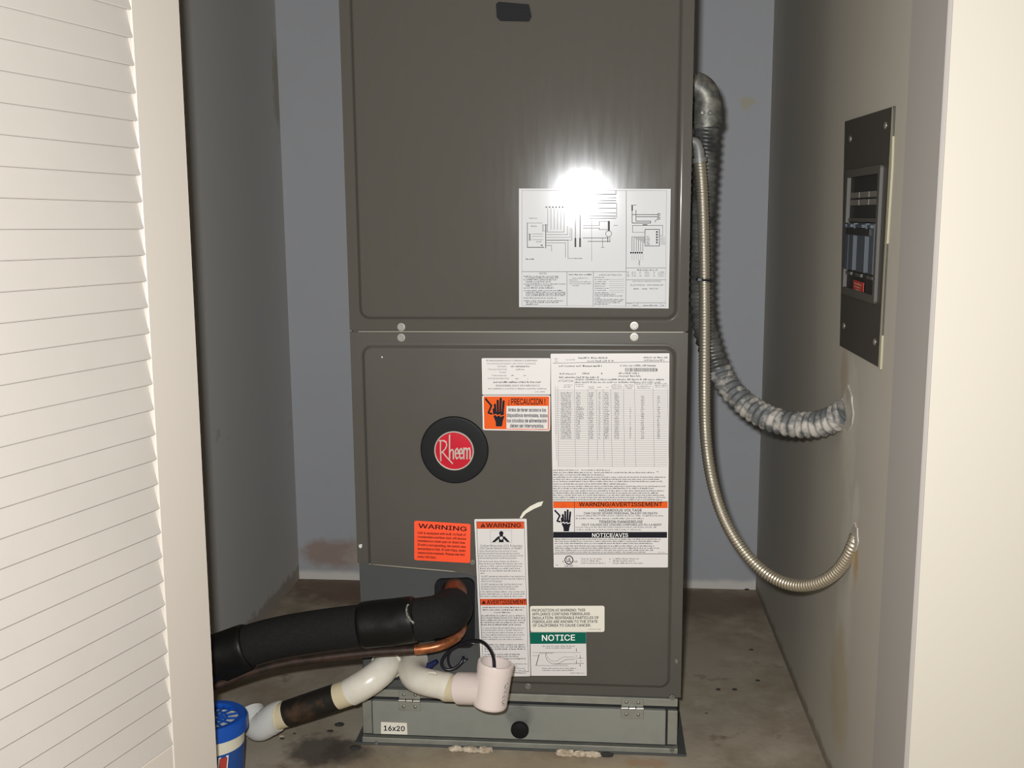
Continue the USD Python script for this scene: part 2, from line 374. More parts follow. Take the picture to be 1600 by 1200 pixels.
RISE, SLOPE = .0042, .0055
def step_profile(d, g):
    """height of the pressed field over the flat border: a small groove, then the rise"""
    t = np.clip(-d / SLOPE, 0, 1); s = t * t * (3 - 2 * t)
    return RISE * s - g * .00018 * np.exp(-((d - .0002) / .0012) ** 2)
UP_ = (.0133, W - .0140, ZS + .0155, 1.30, .015)       # pressed field of the upper door
LO_ = (.0150, W - .0142, ZB + .0130, ZS - .0172, .015)
def dome(x, z):
    """the thin sheet bulges a little"""
    d = np.clip((-sdf_rr(x, z, *UP_) - .004) / .05, 0, 1); d = d * d * (3 - 2 * d)
    return .0019 * d * np.cos(math.pi / 2 * np.clip((x - .19) / .235, -1, 1)) ** 2 * np.cos(math.pi / 2 * np.clip((z - .80) / .40, -1, 1)) ** 2
def h_up(x, z): return step_profile(sdf_rr(x, z, *UP_), np.clip((x - .3) / .1, 0, 1)) + dome(x, z)
def h_lo(x, z): return step_profile(sdf_rr(x, z, *LO_), np.clip((x - .3) / .1, 0, 1))

def ticks(a, b, marks):
    t = [np.linspace(a, b, 46)]
    for m_ in marks: t.append(np.linspace(m_ - .019, m_ + .019, 33))
    t = np.unique(np.round(np.concatenate(t), 5)); t = t[(t >= a) & (t <= b)]
    keep = [t[0]]
    for x in t[1:]:
        if x - keep[-1] > .0004: keep.append(x)
    keep[-1] = b; return np.array(keep)

def height_panel(x0, x1, z0, z1, h, marksx, marksz, back=.0035):
    gx, gz = ticks(x0, x1, marksx), ticks(z0, z1, marksz); nx, nz = len(gx), len(gz)
    X, Z = np.meshgrid(gx, gz)
    F_ = np.stack([X, -h(X, Z), Z], -1).reshape(-1, 3); B_ = np.stack([X, np.full_like(X, back), Z], -1).reshape(-1, 3)
    v = np.vstack([F_, B_]); idx = np.arange(nx * nz).reshape(nz, nx); o = nx * nz
    a, b, c, d = idx[:-1, :-1].ravel(), idx[:-1, 1:].ravel(), idx[1:, 1:].ravel(), idx[1:, :-1].ravel()
    f = [np.stack([a, b, c], 1), np.stack([a, c, d], 1), np.stack([o + a, o + c, o + b], 1), np.stack([o + a, o + d, o + c], 1)]
    ring = np.r_[idx[0, :-1], idx[:-1, -1], idx[-1, :0:-1], idx[:0:-1, 0]]; nxt = np.roll(ring, -1)
    f += [np.stack([ring, o + ring, o + nxt], 1), np.stack([ring, o + nxt, nxt], 1)]
    return trimesh.Trimesh(v, np.vstack(f), process=False)

obj('upper_door', height_panel(.0, W, ZS + .0008, ZT - .01, h_up, (UP_[0] + .003, UP_[1] - .003), (UP_[2] + .003, UP_[3] - .003)), M['unit'], ah, 25)
low = height_panel(.0, W, ZB, ZS - .0006, h_lo, (LO_[0] + .003, LO_[1] - .003), (LO_[2] + .003, LO_[3] - .003))
def ex_y(poly2, y0, y1):
    """extrudes a polygon of (x, z) from y0 to y1"""
    m = trimesh.creation.extrude_polygon(poly2, abs(y1 - y0), engine='earcut')
    v = np.asarray(m.vertices); out = m.copy(); out.vertices = np.stack([v[:, 0], max(y0, y1) - v[:, 2], v[:, 1]], 1); out.fix_normals(); return out
def pxz(pts, y=0.0):
    p = np.asarray(pts, float); q = Y(p[:, 0], p[:, 1], y); return [(a, b) for a, b in q[:, [0, 2]]]
notch_px = [(500, 878.5), (575, 880), (722, 894), (748, 900), (748, 1090), (500, 1090)]
cutter = ex_y(sg.Polygon(pxz(notch_px)), -.03, .03)
lowm = mf(low) - mf(cutter)
obj('lower_door', lowm, M['unit_low'], ah, 25)
pl = sg.Polygon(pxz([(560.5, 879.5), (575, 881), (722, 894.5), (748, 900.5), (748, 1074), (569, 1074)]))
obj('connection_plate', ex_y(pl, .0022, .006), M['plate'], ah, False, label='darker grey plate at the pipe entry')
lp = spline([Y(577, 881.2, -.003), Y(640, 887, -.004), Y(719, 893.6, -.003)], 20)[0]
obj('panel_lip', tube(lp, .0011, 10), M['edge'], ah, label='thin bare metal lip above the pipe entry')
obj('seam_strip', box(.012, W - .006, -.0012, .002, ZS - .0006, ZS + .0008), M['edge'], ah, False, label='bare metal edge line between the two doors')

def screw(px, py, y, parent, r=.0043, name='screw'):
    c = Y(px, py, y)
    head = lathe([(0, -.0012), (r * 1.25, -.0012), (r * 1.25, .0006), (r * .82, .0008)], 20)
    hexa = trimesh.creation.cylinder(r * .82, .0042, sections=6); hexa.apply_translation([0, 0, .0021])
    slot = box(-r * .55, r * .55, -.0004, .0004, .0035, .006)
    m = mf(cat_([hexa])) - mf(slot)
    mm = m.to_mesh(); hx = trimesh.Trimesh(mm.vert_properties[:, :3], mm.tri_verts)
    hx.apply_transform(trimesh.transformations.rotation_matrix(.4 + px, [0, 0, 1]))
    return obj(name, place(cat_([lathe([(0, -.0012), (r * 1.25, -.0012), (r * 1.25, .0006), (0, .0008)], 20), hx]), c, [0, -1, 0]), M['screw'], parent, 30)
for px, py in ((627, 511), (627, 527.5), (991, 509), (991, 526.5)): screw(px, py, -.0005, ah)
screw(825, 1072, -.0005, ah, .0034)
screw(738.5, 878.5, -.0042, ah, .0028)
screw(1057, 1033, -.0005, ah, .0020)
# chips of white paint on the enamel
for px, py, r, y in ((597, 558, .0011, -.0044), (563.5, 853, .0028, -.0003)):
    c = Y(px, py, y); rn = np.random.default_rng(int(px))
    pts = [(c[0] + r * (.7 + .5 * rn.random()) * math.cos(a), c[2] + r * 1.2 * (.7 + .5 * rn.random()) * math.sin(a)) for a in np.linspace(0, 6.28, 8)[:-1]]
    obj('paint_chip', ex_y(sg.Polygon(pts), y, y - .0005), M['speck'], ah, False)
# the black patch high on the upper door
pp = pxz([(776, 7), (780, 4), (826, 8), (830, 26), (826, 33), (782, 32), (777, 27)], -.0052)
obj('tape_patch', ex_y(sg.Polygon(pp).buffer(.0006), -.0045, -.0072), M['patch'], ah, False, label='ragged black tape patch near the top')

# ---- labels -----------------------------------------------------------------
_text = {}
def glyphs(text, bold):
    """flat lettering, capital height 1, as (vertices 2d, triangles, width)"""
    if (text, bold) not in _text:
        m = meshkit.text_mesh(text, 1.0, .01, bold)
        v = np.asarray(m.vertices); f = np.asarray(m.faces)
        f = f[(v[f][:, :, 2] > .005).all(1)]
        u, inv = np.unique(f.ravel(), return_inverse=True); v = v[u, :2]
        v = v - [v[:, 0].min(), 0]
        _text[(text, bold)] = (v, inv.reshape(-1, 3), v[:, 0].max())
    return _text[(text, bold)]

class Label:
    """a flat printed label. All coordinates are read in a zoomed crop: pixel = origin + c / scale"""
    def __init__(s, parent, name, label, origin, scale, surf, normal=(0, -1, 0), plane=None):
        s.o, s.k, s.surf, s.parent, s.name, s.label, s.normal = np.array(origin, float), scale, surf, parent, name, label, np.array(normal, float)
        s.inks = {}; s.sheet_prim = None
    def map(s, c, off):
        c = np.asarray(c, float); p = s.o + c / s.k
        return s.surf(p[:, 0], p[:, 1], off)
    def sheet(s, pts, m, r=4, grid=False, thick=.00035):
        poly = sg.Polygon(pts).buffer(-r).buffer(r, quad_segs=4) if r else sg.Polygon(pts)
        if grid:
            v, f = [], []; P = np.array(pts, float); n = 14
            for j in range(n + 1):
                for i in range(n + 1):
                    a, b = i / n, j / n; v.append((1 - b) * ((1 - a) * P[0] + a * P[1]) + b * ((1 - a) * P[3] + a * P[2]))
            for j in range(n):
                for i in range(n): q = j * (n + 1) + i; f += [[q, q + 1, q + n + 2], [q, q + n + 2, q + n + 1]]
            v, f = np.array(v), np.array(f); out = [i for i in range(n + 1)] + [(n + 1) * j + n for j in range(1, n + 1)] + [(n + 1) * n + i for i in range(n - 1, -1, -1)] + [(n + 1) * j for j in range(n - 1, 0, -1)]
        else:
            v, f = trimesh.creation.triangulate_polygon(poly, engine='earcut'); v, f = np.asarray(v), np.asarray(f)
            e = np.sort(np.vstack([f[:, [0, 1]], f[:, [1, 2]], f[:, [2, 0]]]), 1)
        a, b = s.map(v, thick), s.map(v, -.0002)
        ft = orient(a, f, s.normal); fb = orient(b, f, -s.normal) + len(v)
        # sides
        if grid: ring = np.array(out); ed = np.stack([ring, np.roll(ring, -1)], 1)
        else:
            ee = np.vstack([f[:, [0, 1]], f[:, [1, 2]], f[:, [2, 0]]]); key = {}
            for x in ee: key.setdefault(tuple(sorted(x)), []).append(x)
            ed = np.array([x[0] for x in key.values() if len(x) == 1])
        sd = np.vstack([np.stack([ed[:, 0], ed[:, 1], ed[:, 1] + len(v)], 1), np.stack([ed[:, 0], ed[:, 1] + len(v), ed[:, 0] + len(v)], 1)])
        s.sheet_prim = obj(s.name, (np.vstack([a, b]), np.vstack([ft, fb, sd])), m, s.parent, False, s.label)
        return s
    def add(s, ink, v, f, lvl=1):
        p = s.map(v, .00035 + .00022 * lvl); s.inks.setdefault(ink, []).append((p, orient(p, np.asarray(f), s.normal)))
    def poly(s, ink, g, lvl=1):
        if not hasattr(g, 'geom_type'): g = sg.Polygon(g)
        for q in getattr(g, 'geoms', [g]):
            if q.is_empty: continue
            v, f = trimesh.creation.triangulate_polygon(q, engine='earcut'); s.add(ink, v, f, lvl)
    def rect(s, ink, x0, y0, x1, y1, lvl=1): s.add(ink, [(x0, y0), (x1, y0), (x1, y1), (x0, y1)], [[0, 1, 2], [0, 2, 3]], lvl)
    def line(s, ink, pts, w, lvl=1):
        for (x0, y0), (x1, y1) in zip(pts[:-1], pts[1:]):
            L = math.hypot(x1 - x0, y1 - y0)
            if L < 1e-6: continue
            n = max(1, int(L / (25 * s.k)) + 1); dx, dy = (y1 - y0) / L * w / 2, -(x1 - x0) / L * w / 2; ex, ey = (x1 - x0) / L * w / 2, (y1 - y0) / L * w / 2
            t = np.linspace(0, 1, n + 1); xs, ys = (x0 - ex) + (x1 - x0 + 2 * ex) * t, (y0 - ey) + (y1 - y0 + 2 * ey) * t
            v = np.r_[np.stack([xs + dx, ys + dy], 1), np.stack([xs - dx, ys - dy], 1)]; i = np.arange(n)
            s.add(ink, v, np.vstack([np.stack([i, i + 1, n + 2 + i], 1), np.stack([i, n + 2 + i, n + 1 + i], 1)]), lvl)
    def strokes(s, ink, lines, w, lvl=1):
        s.poly(ink, unary_union([sg.LineString(l).buffer(w / 2, quad_segs=3) for l in lines]), lvl)
    def text(s, ink, t, x0, x1, base, cap, base1=None, bold=False, lvl=1):
        """capitals cap tall, from x0 to x1, baseline from base (left) to base1 (right)"""
        v, f, w = glyphs(t, bold); base1 = base if base1 is None else base1; a = (base1 - base) / (x1 - x0)
        X = x0 + v[:, 0] / w * (x1 - x0); Yp = base + a * (X - x0) - v[:, 1] * cap
        s.add(ink, np.stack([X - a * (Yp - base) * .5, Yp], 1), f, lvl)
    def micro(s, ink, x0, x1, mid, h, seed=0, slope=0.0, lvl=1, cw=.62):
        """a line of print too small to read: unreadable dashes the size of its letters"""
        rn = random.Random(seed * 7919 + int(x0 * 3 + mid * 5)); x = x0; v, f = [], []
        while x < x1 - h * .3:
            for _ in range(rn.randint(2, 9)):
                hh = h * (1.0 if rn.random() < .35 else .72); wd = h * cw * rn.uniform(.55, .85)
                if x + wd > x1: break
                yb = mid + h / 2 + slope * (x - x0); n = len(v)
                if rn.random() < .45:       # a stem and half a bowl
                    v += [(x, yb - hh), (x + wd * .45, yb - hh), (x + wd * .45, yb), (x, yb)]; f += [[n, n + 1, n + 2], [n, n + 2, n + 3]]
                    n += 4; v += [(x + wd * .45, yb - hh * .75), (x + wd, yb - hh * .75), (x + wd, yb - hh * .4), (x + wd * .45, yb - hh * .4)]; f += [[n, n + 1, n + 2], [n, n + 2, n + 3]]
                else:
                    v += [(x, yb - hh), (x + wd, yb - hh), (x + wd, yb - hh * .15), (x, yb - hh * .15)]; f += [[n, n + 1, n + 2], [n, n + 2, n + 3]]
                x += h * cw
            x += h * cw * .8
        if v: s.add(ink, v, f, lvl)
    NAMES = dict(ink='black_print', ink_soft='grey_print', ink_mid='dark_print', ink_pale='faint_print', orange='orange_field', orange_red='orange_band', green='green_band', white_ink='white_print', sticker='white_field', ink_brown='brown_print', red='red_print', tan='tan_print', chrome='chrome_lettering', panel_print='grey_field')
    def done(s):
        for ink, parts in s.inks.items():
            n, V, F_ = 0, [], []
            for v, f in parts: V.append(v); F_.append(f + n); n += len(v)
            obj(s.NAMES.get(ink, 'print'), (np.vstack(V), np.vstack(F_)), M[ink], s.sheet_prim, False)
        s.inks = {}; return s

def s_low(px, py, off):
    p = Y(px, py, -RISE); p[:, 1] -= off; return p
def s_up(px, py, off):
    p = Y(px, py, -RISE - .0007); p[:, 1] = -h_up(p[:, 0], p[:, 2]) - off; return p
def s_plate(px, py, off):
    p = Y(px, py, -RISE); p[:, 1] -= off; return p

def hand(L, ink, x0, y0, w, h, crack):
    """the shock-hazard hand with a wire on its left; the box's top left corner and size"""
    T = lambda pts: [(x0 + a * w, y0 + b * h) for a, b in pts]
    wire = sg.LineString(T([(.02, .03), (.30, .27), (.16, .52), (.34, .56)])).buffer(w * .042, cap_style=2, join_style=1)
    wt = sg.Polygon(T([(.0, .0), (.10, .02), (.05, .10)]))
    fingers = []
    for fx, top, bx in ((.47, .24, .50), (.60, .10, .61), (.74, .03, .72), (.88, .12, .83)):
        fingers.append(sg.LineString(T([(fx, top), (bx, .55)])).buffer(w * .052))
    palm = sg.Polygon(T([(.44, .50), (.89, .48), (.90, .66), (.84, .80), (.80, .99), (.52, .99), (.50, .82), (.43, .70)]))
    thumb = sg.LineString(T([(.41, .40), (.44, .62), (.52, .72)])).buffer(w * .05)
    g = unary_union(fingers + [palm, thumb])
    bolt = sg.LineString(T([(.36, .62), (.52, .57), (.55, .63), (.70, .58), (.73, .64), (.90, .60), (.99, .64)])).buffer(w * .026)
    L.poly(ink, g.difference(bolt), 2); L.poly(ink, unary_union([wire, wt]), 2)
    if crack: L.poly(crack, bolt.intersection(sg.box(x0 + .5 * w, y0, x0 + w, y0 + h)).buffer(-w * .008), 3)

def triangle(L, ink, cx, by, h, lvl=2, mark=None):
    L.poly(ink, [(cx - h * .58, by), (cx + h * .58, by), (cx, by - h)], lvl)
    if mark: L.line(mark, [(cx, by - h * .72), (cx, by - h * .32)], h * .12, lvl + 1); L.line(mark, [(cx, by - h * .2), (cx, by - h * .12)], h * .12, lvl + 1)

# (1) wiring diagram, crop (780,280) x 5.333
D = Label(ah, 'wiring_diagram', 'large glossy white wiring diagram sheet on the upper door', (780, 280), 5.333, s_up)
D.sheet([(165, 78), (1430, 80), (1412, 1078), (165, 1066)], M['sticker_gloss'], 0, grid=True)
g, k_ = 'ink_soft', 'ink_mid'
D.line('ink_pale', [(190, 95), (1394, 95), (1386, 1060), (190, 1052), (190, 95)], 4)
D.line(g, [(190, 770), (1058, 770)], 4); D.line(g, [(565, 770), (565, 1055)], 4); D.line(g, [(785, 772), (783, 1057)], 4); D.line(g, [(1060, 95), (1055, 1060)], 4)
D.line(g, [(1058, 740), (1388, 740)], 4); D.line(g, [(1058, 838), (1388, 838)], 4); D.line(g, [(1056, 1030), (1386, 1030)], 4); D.line(g, [(1155, 1030), (1155, 1059)], 3); D.line(g, [(1345, 1030), (1345, 1059)], 3)
for i in range(6):
    x = 405 + 27 * i; D.line(g, [(x, 245), (x, 420 if i else 380)], 3.5); D.rect(k_, x - 18, 228, x - 6, 238)
D.line(k_, [(235, 365), (235, 568), (372, 568)], 5); D.line(g, [(235, 365), (360, 365)], 3); D.line(k_, [(388, 378), (388, 572)], 6)
for i, (y_, x_) in enumerate(((440, 540), (462, 570), (485, 592), (507, 606))): D.line(g, [(388, y_), (x_, y_), (x_, y_ - 60 - 12 * i)], 3.5)
D.line(g, [(365, 455), (275, 455)], 3); D.line(g, [(365, 475), (275, 475)], 3); D.line(g, [(365, 505), (270, 505)], 3)
D.line(g, [(388, 510), (573, 510), (573, 660), (690, 660)], 3.5); D.line(g, [(388, 530), (553, 530), (553, 650)], 3.5); D.line(g, [(388, 552), (437, 552), (437, 600)], 4)
D.line(g, [(360, 380), (360, 432), (404, 432), (404, 380), (360, 380)], 3); D.line(g, [(370, 380), (370, 430)], 3); D.line(g, [(396, 380), (396, 430)], 3)
for x in (635, 674): D.line(k_, [(x, 300), (x, 490)], 5); D.rect(k_, x - 7, 490, x + 7, 565)
for i, y_ in enumerate((125, 155, 178, 200, 242, 282)): D.line(k_, [(800 + 6 * i, y_), (972, y_)], 4.5)
for y_ in (308, 326): D.line(k_, [(750, y_), (970, y_)], 5)
D.line(g, [(972, 95), (972, 125)], 5); D.line(g, [(980, 200), (980, 320)], 4)
D.line(g, [(700, 385), (835, 385), (835, 352), (905, 352)], 4); D.line(g, [(700, 407), (835, 407), (835, 420), (905, 420)], 4)
D.rect(k_, 905, 348, 922, 430); D.line(g, [(770, 330), (770, 680)], 2.5)
D.line(k_, [(700, 490), (900, 490)], 5); D.line(k_, [(740, 518), (925, 518)], 5); D.line(g, [(862, 490), (862, 568)], 4); D.line(g, [(850, 568), (876, 568)], 4)
D.poly(g, sg.Point(912, 455).buffer(27).difference(sg.Point(912, 455).buffer(22)), 1); D.line(k_, [(905, 480), (905, 522)], 6); D.line(k_, [(922, 480), (922, 522)], 4); D.line(g, [(955, 385), (985, 385)], 4)
D.line(k_, [(1108, 255), (1108, 365), (1262, 365), (1262, 350), (1140, 350), (1140, 258)], 5); D.line(k_, [(1108, 295), (1325, 295)], 5); D.line(k_, [(1140, 313), (1325, 313)], 5)
D.rect(k_, 1102, 215, 1114, 262); D.line(k_, [(1102, 217), (1140, 217)], 4)
for y_ in (295, 325): D.poly(k_, sg.Point(1330, y_).buffer(12).difference(sg.Point(1330, y_).buffer(7)))
D.line(k_, [(1320, 335), (1300, 345), (1302, 360)], 4); D.line(g, [(1112, 385), (1112, 443), (1215, 443)], 4); D.line(k_, [(1112, 385), (1362, 385)], 4); D.rect(k_, 1195, 376, 1235, 386); D.line(g, [(1362, 385), (1362, 470), (1336, 470)], 3.5)
D.line(k_, [(1215, 418), (1335, 418), (1335, 556), (1215, 556), (1215, 418)], 5)
for i in range(6):
    x = 1106 + 18 * i; y_ = 480 + 9 * i; D.line(k_, [(1215, y_), (x, y_), (x, 600)], 3.5); D.line('ink_pale', [(x, 626), (x, 672)], 4); D.rect('ink', x - 14, 606, x - 1, 619)
    D.micro(k_, 1228, 1255, 478 + 13 * i, 9, i)
for i in range(5): D.rect(k_, 1307, 432 + 22 * i, 1320, 447 + 22 * i); D.line(g, [(1320, 440 + 22 * i), (1336, 440 + 22 * i)], 3)
D.line(k_, [(1163, 676), (1172, 690), (1163, 704), (1172, 718)], 4)
for i in range(9): D.micro(g, 1345, 1385, 480 + 8 * i, 5, i)
for yy in (455, 470, 485, 500): D.rect(k_, 248, yy, 262, yy + 9)
D.micro(g, 250, 320, 325, 10, 1); D.micro(g, 265, 320, 390, 14, 2); D.micro(g, 310, 360, 520, 12, 3); D.rect(k_, 348, 546, 362, 556); D.micro(k_, 222, 290, 666, 13, 4); D.micro(g, 630, 690, 660, 10, 5)
D.text('ink_mid', 'NOTES', 335, 395, 792, 15)
rows = [(205, 500, 810), (222, 495, 823), (205, 480, 838), (222, 430, 855), (205, 555, 873), (222, 445, 888), (205, 455, 906), (205, 530, 928), (222, 548, 943), (222, 555, 956), (222, 555, 969), (205, 480, 990), (205, 535, 1013), (222, 495, 1027), (222, 330, 1042)]
for i, (a, b, y_) in enumerate(rows): D.micro(k_, a, b, y_, 10.5, i)
D.micro(k_, 583, 770, 795, 13, 9)
for i, (a, b) in enumerate(((610, 745), (583, 655), (583, 770), (583, 770), (610, 670))): D.micro(g, a, b, 825 + 15.5 * i, 9, i)
D.text('ink_mid', 'WIRING INFORMATION', 830, 1020, 804, 12)
for i in range(7): D.micro(k_, 797, (875, 915, 895, 893, 885, 912, 893)[i], 818 + 18 * i, 8, i); D.line(g, [(918, 834 + 18 * i), (1040, 834 + 18 * i)], 2)
for i, b in enumerate((910, 970, 1030)): D.micro(k_, 797, b, 946 + 13 * i, 9, i)
for i, b in enumerate((845, 1045, 1035, 1010, 915)): D.micro(k_, 797, b, 990 + 13 * i, 9, i)
D.micro(k_, 1150, 1325, 757, 12, 3)
for i in range(3):
    for a, b in ((1062, 1085), (1105, 1145), (1168, 1182), (1212, 1255), (1285, 1300), (1325, 1378)): D.micro(k_, a, b, 774 + 16 * i, 8, i + a)
D.text('ink_mid', 'ELECTRICAL WIRING DIAGRAM', 1112, 1345, 856, 10); D.text('ink_mid', 'ELECTRICAL  AIR HANDLER', 1095, 1366, 888, 12); D.micro(k_, 1120, 1165, 913, 12, 6); D.micro(k_, 1190, 1235, 913, 12, 7); D.text('ink_mid', 'MOTOR', 1255, 1322, 918, 12)
D.micro(k_, 1112, 1150, 1052, 9, 2); D.micro(k_, 1200, 1325, 1052, 10, 3); D.micro(k_, 1355, 1372, 1052, 9, 4); D.micro(k_, 1062, 1112, 1036, 6, 5)
D.done()

# (2) small Spanish data label, crop (640,540) x 5
A = Label(ah, 'data_label', 'small white data label above the precaution label', (640, 540), 5, s_low)
A.sheet([(563, 98), (1100, 98), (1101, 382), (568, 383)], M['sticker'], 8)
A.text('ink_mid', 'RHEEM MANUFACTURING COMPANY', 600, 1000, 123, 13); A.text('ink_soft', 'Acondicionador de Aire Central', 605, 985, 146, 14); A.text('ink_soft', 'Modelo', 687, 757, 168, 13); A.micro('ink_mid', 792, 940, 162, 13, 1)
A.text('ink_soft', 'Tension Nominal', 610, 760, 191, 13); A.micro('ink_soft', 830, 900, 186, 11, 2); A.text('ink_soft', 'Fases', 702, 755, 213, 12); A.text('ink_soft', 'Frecuencia', 645, 755, 239, 13)
A.micro('ink_soft', 792, 812, 233, 11, 3); A.micro('ink_soft', 890, 910, 233, 11, 4); A.text('ink_soft', 'Corriente Maxima', 610, 775, 262, 13); A.micro('ink_soft', 825, 855, 257, 11, 3); A.micro('ink_soft', 920, 932, 257, 11, 3)
A.micro('ink_mid', 655, 1030, 285, 14, 6); A.text('ink_mid', 'ENSAMBLADO EN MEXICO', 675, 1015, 319, 14); A.micro('ink_soft', 615, 1075, 336, 11, 8); A.micro('ink_soft', 978, 1066, 360, 9, 8); A.done()

# (3) precaution label
B = Label(ah, 'precaution_label', 'orange and white precaution label with a black hand', (640, 540), 5, s_low)
B.sheet([(567, 388), (1100, 388), (1097, 668), (572, 660)], M['sticker'], 14)
fld = sg.Polygon([(579, 397), (1090, 397), (1087, 658), (584, 650)]).buffer(-8).buffer(8)
B.poly('orange', fld, 1); B.poly('sticker', sg.Polygon([(757, 470), (1082, 470), (1080, 652), (757, 648)]), 2)
hand(B, 'ink', 590, 408, 165, 224, 'orange')
B.text('ink_brown', '¡ PRECAUCION !', 772, 1060, 459, 46, bold=True, lvl=2)
for t, a, b, y_ in (('Antes de tener acceso a los', 770, 1066, 513), ('dispositivos terminales, todos', 760, 1078, 556), ('los circuitos de alimentación', 762, 1072, 597), ('deben ser interrumpidos.', 785, 1050, 637)): B.text('ink', t, a, b, y_, 27, y_ + 2, bold=True, lvl=3)
B.micro('ink_soft', 1000, 1060, 651, 5, 1, lvl=3); B.done()

# (4) big rating plate: upper crop (850,540) x 6.314, lower crop (850,720) x 6.667
C1 = Label(ah, 'rating_plate', 'tall white rating plate with a ruled table and an orange warning band', (850, 540), 6.314, s_low)
C1.sheet([(65, 80), (1238, 75), (1222, 2188), (96, 2188)], M['sticker'], 10)
C1.line('ink_mid', [(90, 172), (1240, 158)], 4)
for a, b, y_, ink in ((105, 145, 130, 'ink_pale'), (105, 145, 152, 'ink_pale'), (215, 315, 138, 'ink_pale'), (338, 640, 121, 'ink_soft'), (428, 688, 151, 'ink_soft'), (982, 1218, 117, 'ink_soft'), (985, 1192, 144, 'ink_soft'), (145, 362, 201, 'ink_soft'), (382, 582, 201, 'ink_mid'), (748, 965, 197, 'ink_soft'), (975, 1105, 197, 'ink_mid'), (155, 320, 278, 'ink_soft'), (380, 455, 275, 'ink_soft'), (565, 585, 276, 'ink_mid'), (735, 940, 273, 'ink_soft'), (735, 962, 300, 'ink_soft'), (150, 555, 313, 'ink_soft'), (305, 1190, 334, 'ink_soft'), (305, 1145, 361, 'ink_soft')):
    C1.micro(ink, a, b, y_, 19, int(a))
C1.text('ink_mid', 'ATTENTION', 142, 288, 358, 20)
rb = random.Random(5); x = 800
while x < 1100: w_ = rb.choice((3, 4, 6, 8)); C1.rect('ink_soft', x, 220, x + w_, 256); x += w_ + rb.choice((3, 4, 5))
C1.rect('ink_mid', 1108, 224, 1118, 254)
for x, top in ((110, 400), (133, 400), (300, 372), (430, 430), (517, 430), (582, 430), (660, 430), (783, 400), (893, 372), (1076, 400), (1220, 385)): C1.line('ink_soft', [(x, top), (x + 12, 1195 if x not in (110, 517, 582) else 1130)], 2.4)
for i in range(43): C1.line('ink_soft', [(112 + (i > 24) * 14 + (i > 36) * 8, 440 + 17.9 * i), (1220, 436 + 17.9 * i)], 2.2)
for a, b, y_ in ((195, 285, 388), (195, 270, 408), (310, 395, 382), (315, 395, 400), (440, 495, 405), (440, 495, 420), (525, 570, 410), (610, 635, 410), (670, 765, 388), (665, 770, 405), (670, 765, 421), (795, 885, 388), (798, 885, 404), (800, 870, 420), (903, 1072, 378), (915, 1060, 400), (920, 1045, 418), (1085, 1215, 376), (1090, 1215, 392), (1100, 1210, 408)): C1.micro('ink_soft', a, b, y_, 11, int(a + y_))
rc = random.Random(3)
for i in range(26):
    y_ = 466 + 17.9 * i
    for a, b in ((168, 272), (318, 362 + (30 if 7 < i < 15 else 0)), (445, 490), (541, 556), (596, 642), (696, 744), (848, 860), (958, 990), (1118, 1146)):
        if a > 700 and i < 2 or (a == 848 and i < 8): continue
        C1.micro('ink_soft', a + rc.uniform(-3, 3), b, y_, 12.5, i)
C1.done()
C2 = Label(ah, 'rating_plate', None, (850, 720), 6.667, s_low); C2.sheet_prim = C1.sheet_prim
for i, (a, b, y_, sd) in enumerate(((95, 360, 97, 1), (390, 695, 97, 2), (95, 505, 122, 3), (520, 1155, 122, 3), (1175, 1200, 112, 1), (95, 630, 146, 4), (95, 1268, 170, 5), (95, 1210, 192, 6), (95, 1235, 214, 7), (95, 865, 240, 8), (95, 1268, 265, 9), (95, 1145, 287, 10), (95, 1255, 312, 11), (95, 1190, 335, 12), (95, 1258, 358, 13), (95, 1268, 381, 14), (95, 1240, 404, 15))): C2.micro('ink_mid', a, b, y_, 14, sd, cw=.5)
C2.rect('orange', 96, 425, 1288, 491); C2.line('ink', [(96, 424), (1290, 424)], 4, 2); C2.line('ink', [(318, 425), (318, 740)], 4, 2)
C2.poly('orange_red', sg.Polygon([(172, 484), (235, 484), (203, 434)]).difference(sg.Polygon([(184, 478), (223, 478), (203, 446)])), 2); C2.line('orange_red', [(203, 452), (203, 467)], 5, 2)
C2.text('ink_brown', 'WARNING/AVERTISSEMENT', 365, 1232, 472, 41, bold=True, lvl=2)
C2.text('ink_mid', 'HAZARDOUS VOLTAGE', 575, 1020, 527, 26, bold=True); C2.text('ink_mid', 'CAN CAUSE SEVERE PERSONAL INJURY OR DEATH', 415, 1180, 556, 21, bold=True)
C2.micro('ink_soft', 330, 1255, 571, 16, 1); C2.micro('ink_soft', 330, 1040, 600, 16, 2)
C2.text('ink_mid', 'TENSION DANGEREUSE', 572, 1028, 647, 26, bold=True); C2.text('ink_mid', 'PEUT CAUSER DES LESIONS CORPORELLES OU LA MORT', 395, 1226, 675, 20, bold=True)
C2.micro('ink_soft', 330, 1175, 691, 15, 3); C2.micro('ink_soft', 330, 1015, 717, 15, 4)
hand(C2, 'ink', 108, 508, 188, 226, None)
C2.rect('ink', 97, 740, 1281, 800, 1); C2.text('white_ink', 'NOTICE/AVIS', 500, 876, 792, 39, bold=True, lvl=2)
for i, b in enumerate((1215, 1205, 1130, 1150, 1200, 1150, 1060)): C2.micro('ink_mid', 112, b, (816, 838, 860, 886, 908, 930, 951)[i], 14, i, cw=.5)
C2.micro('ink_mid', 1190, 1265, 952, 6, 2); C2.line('ink_mid', [(98, 969), (1290, 967)], 5)
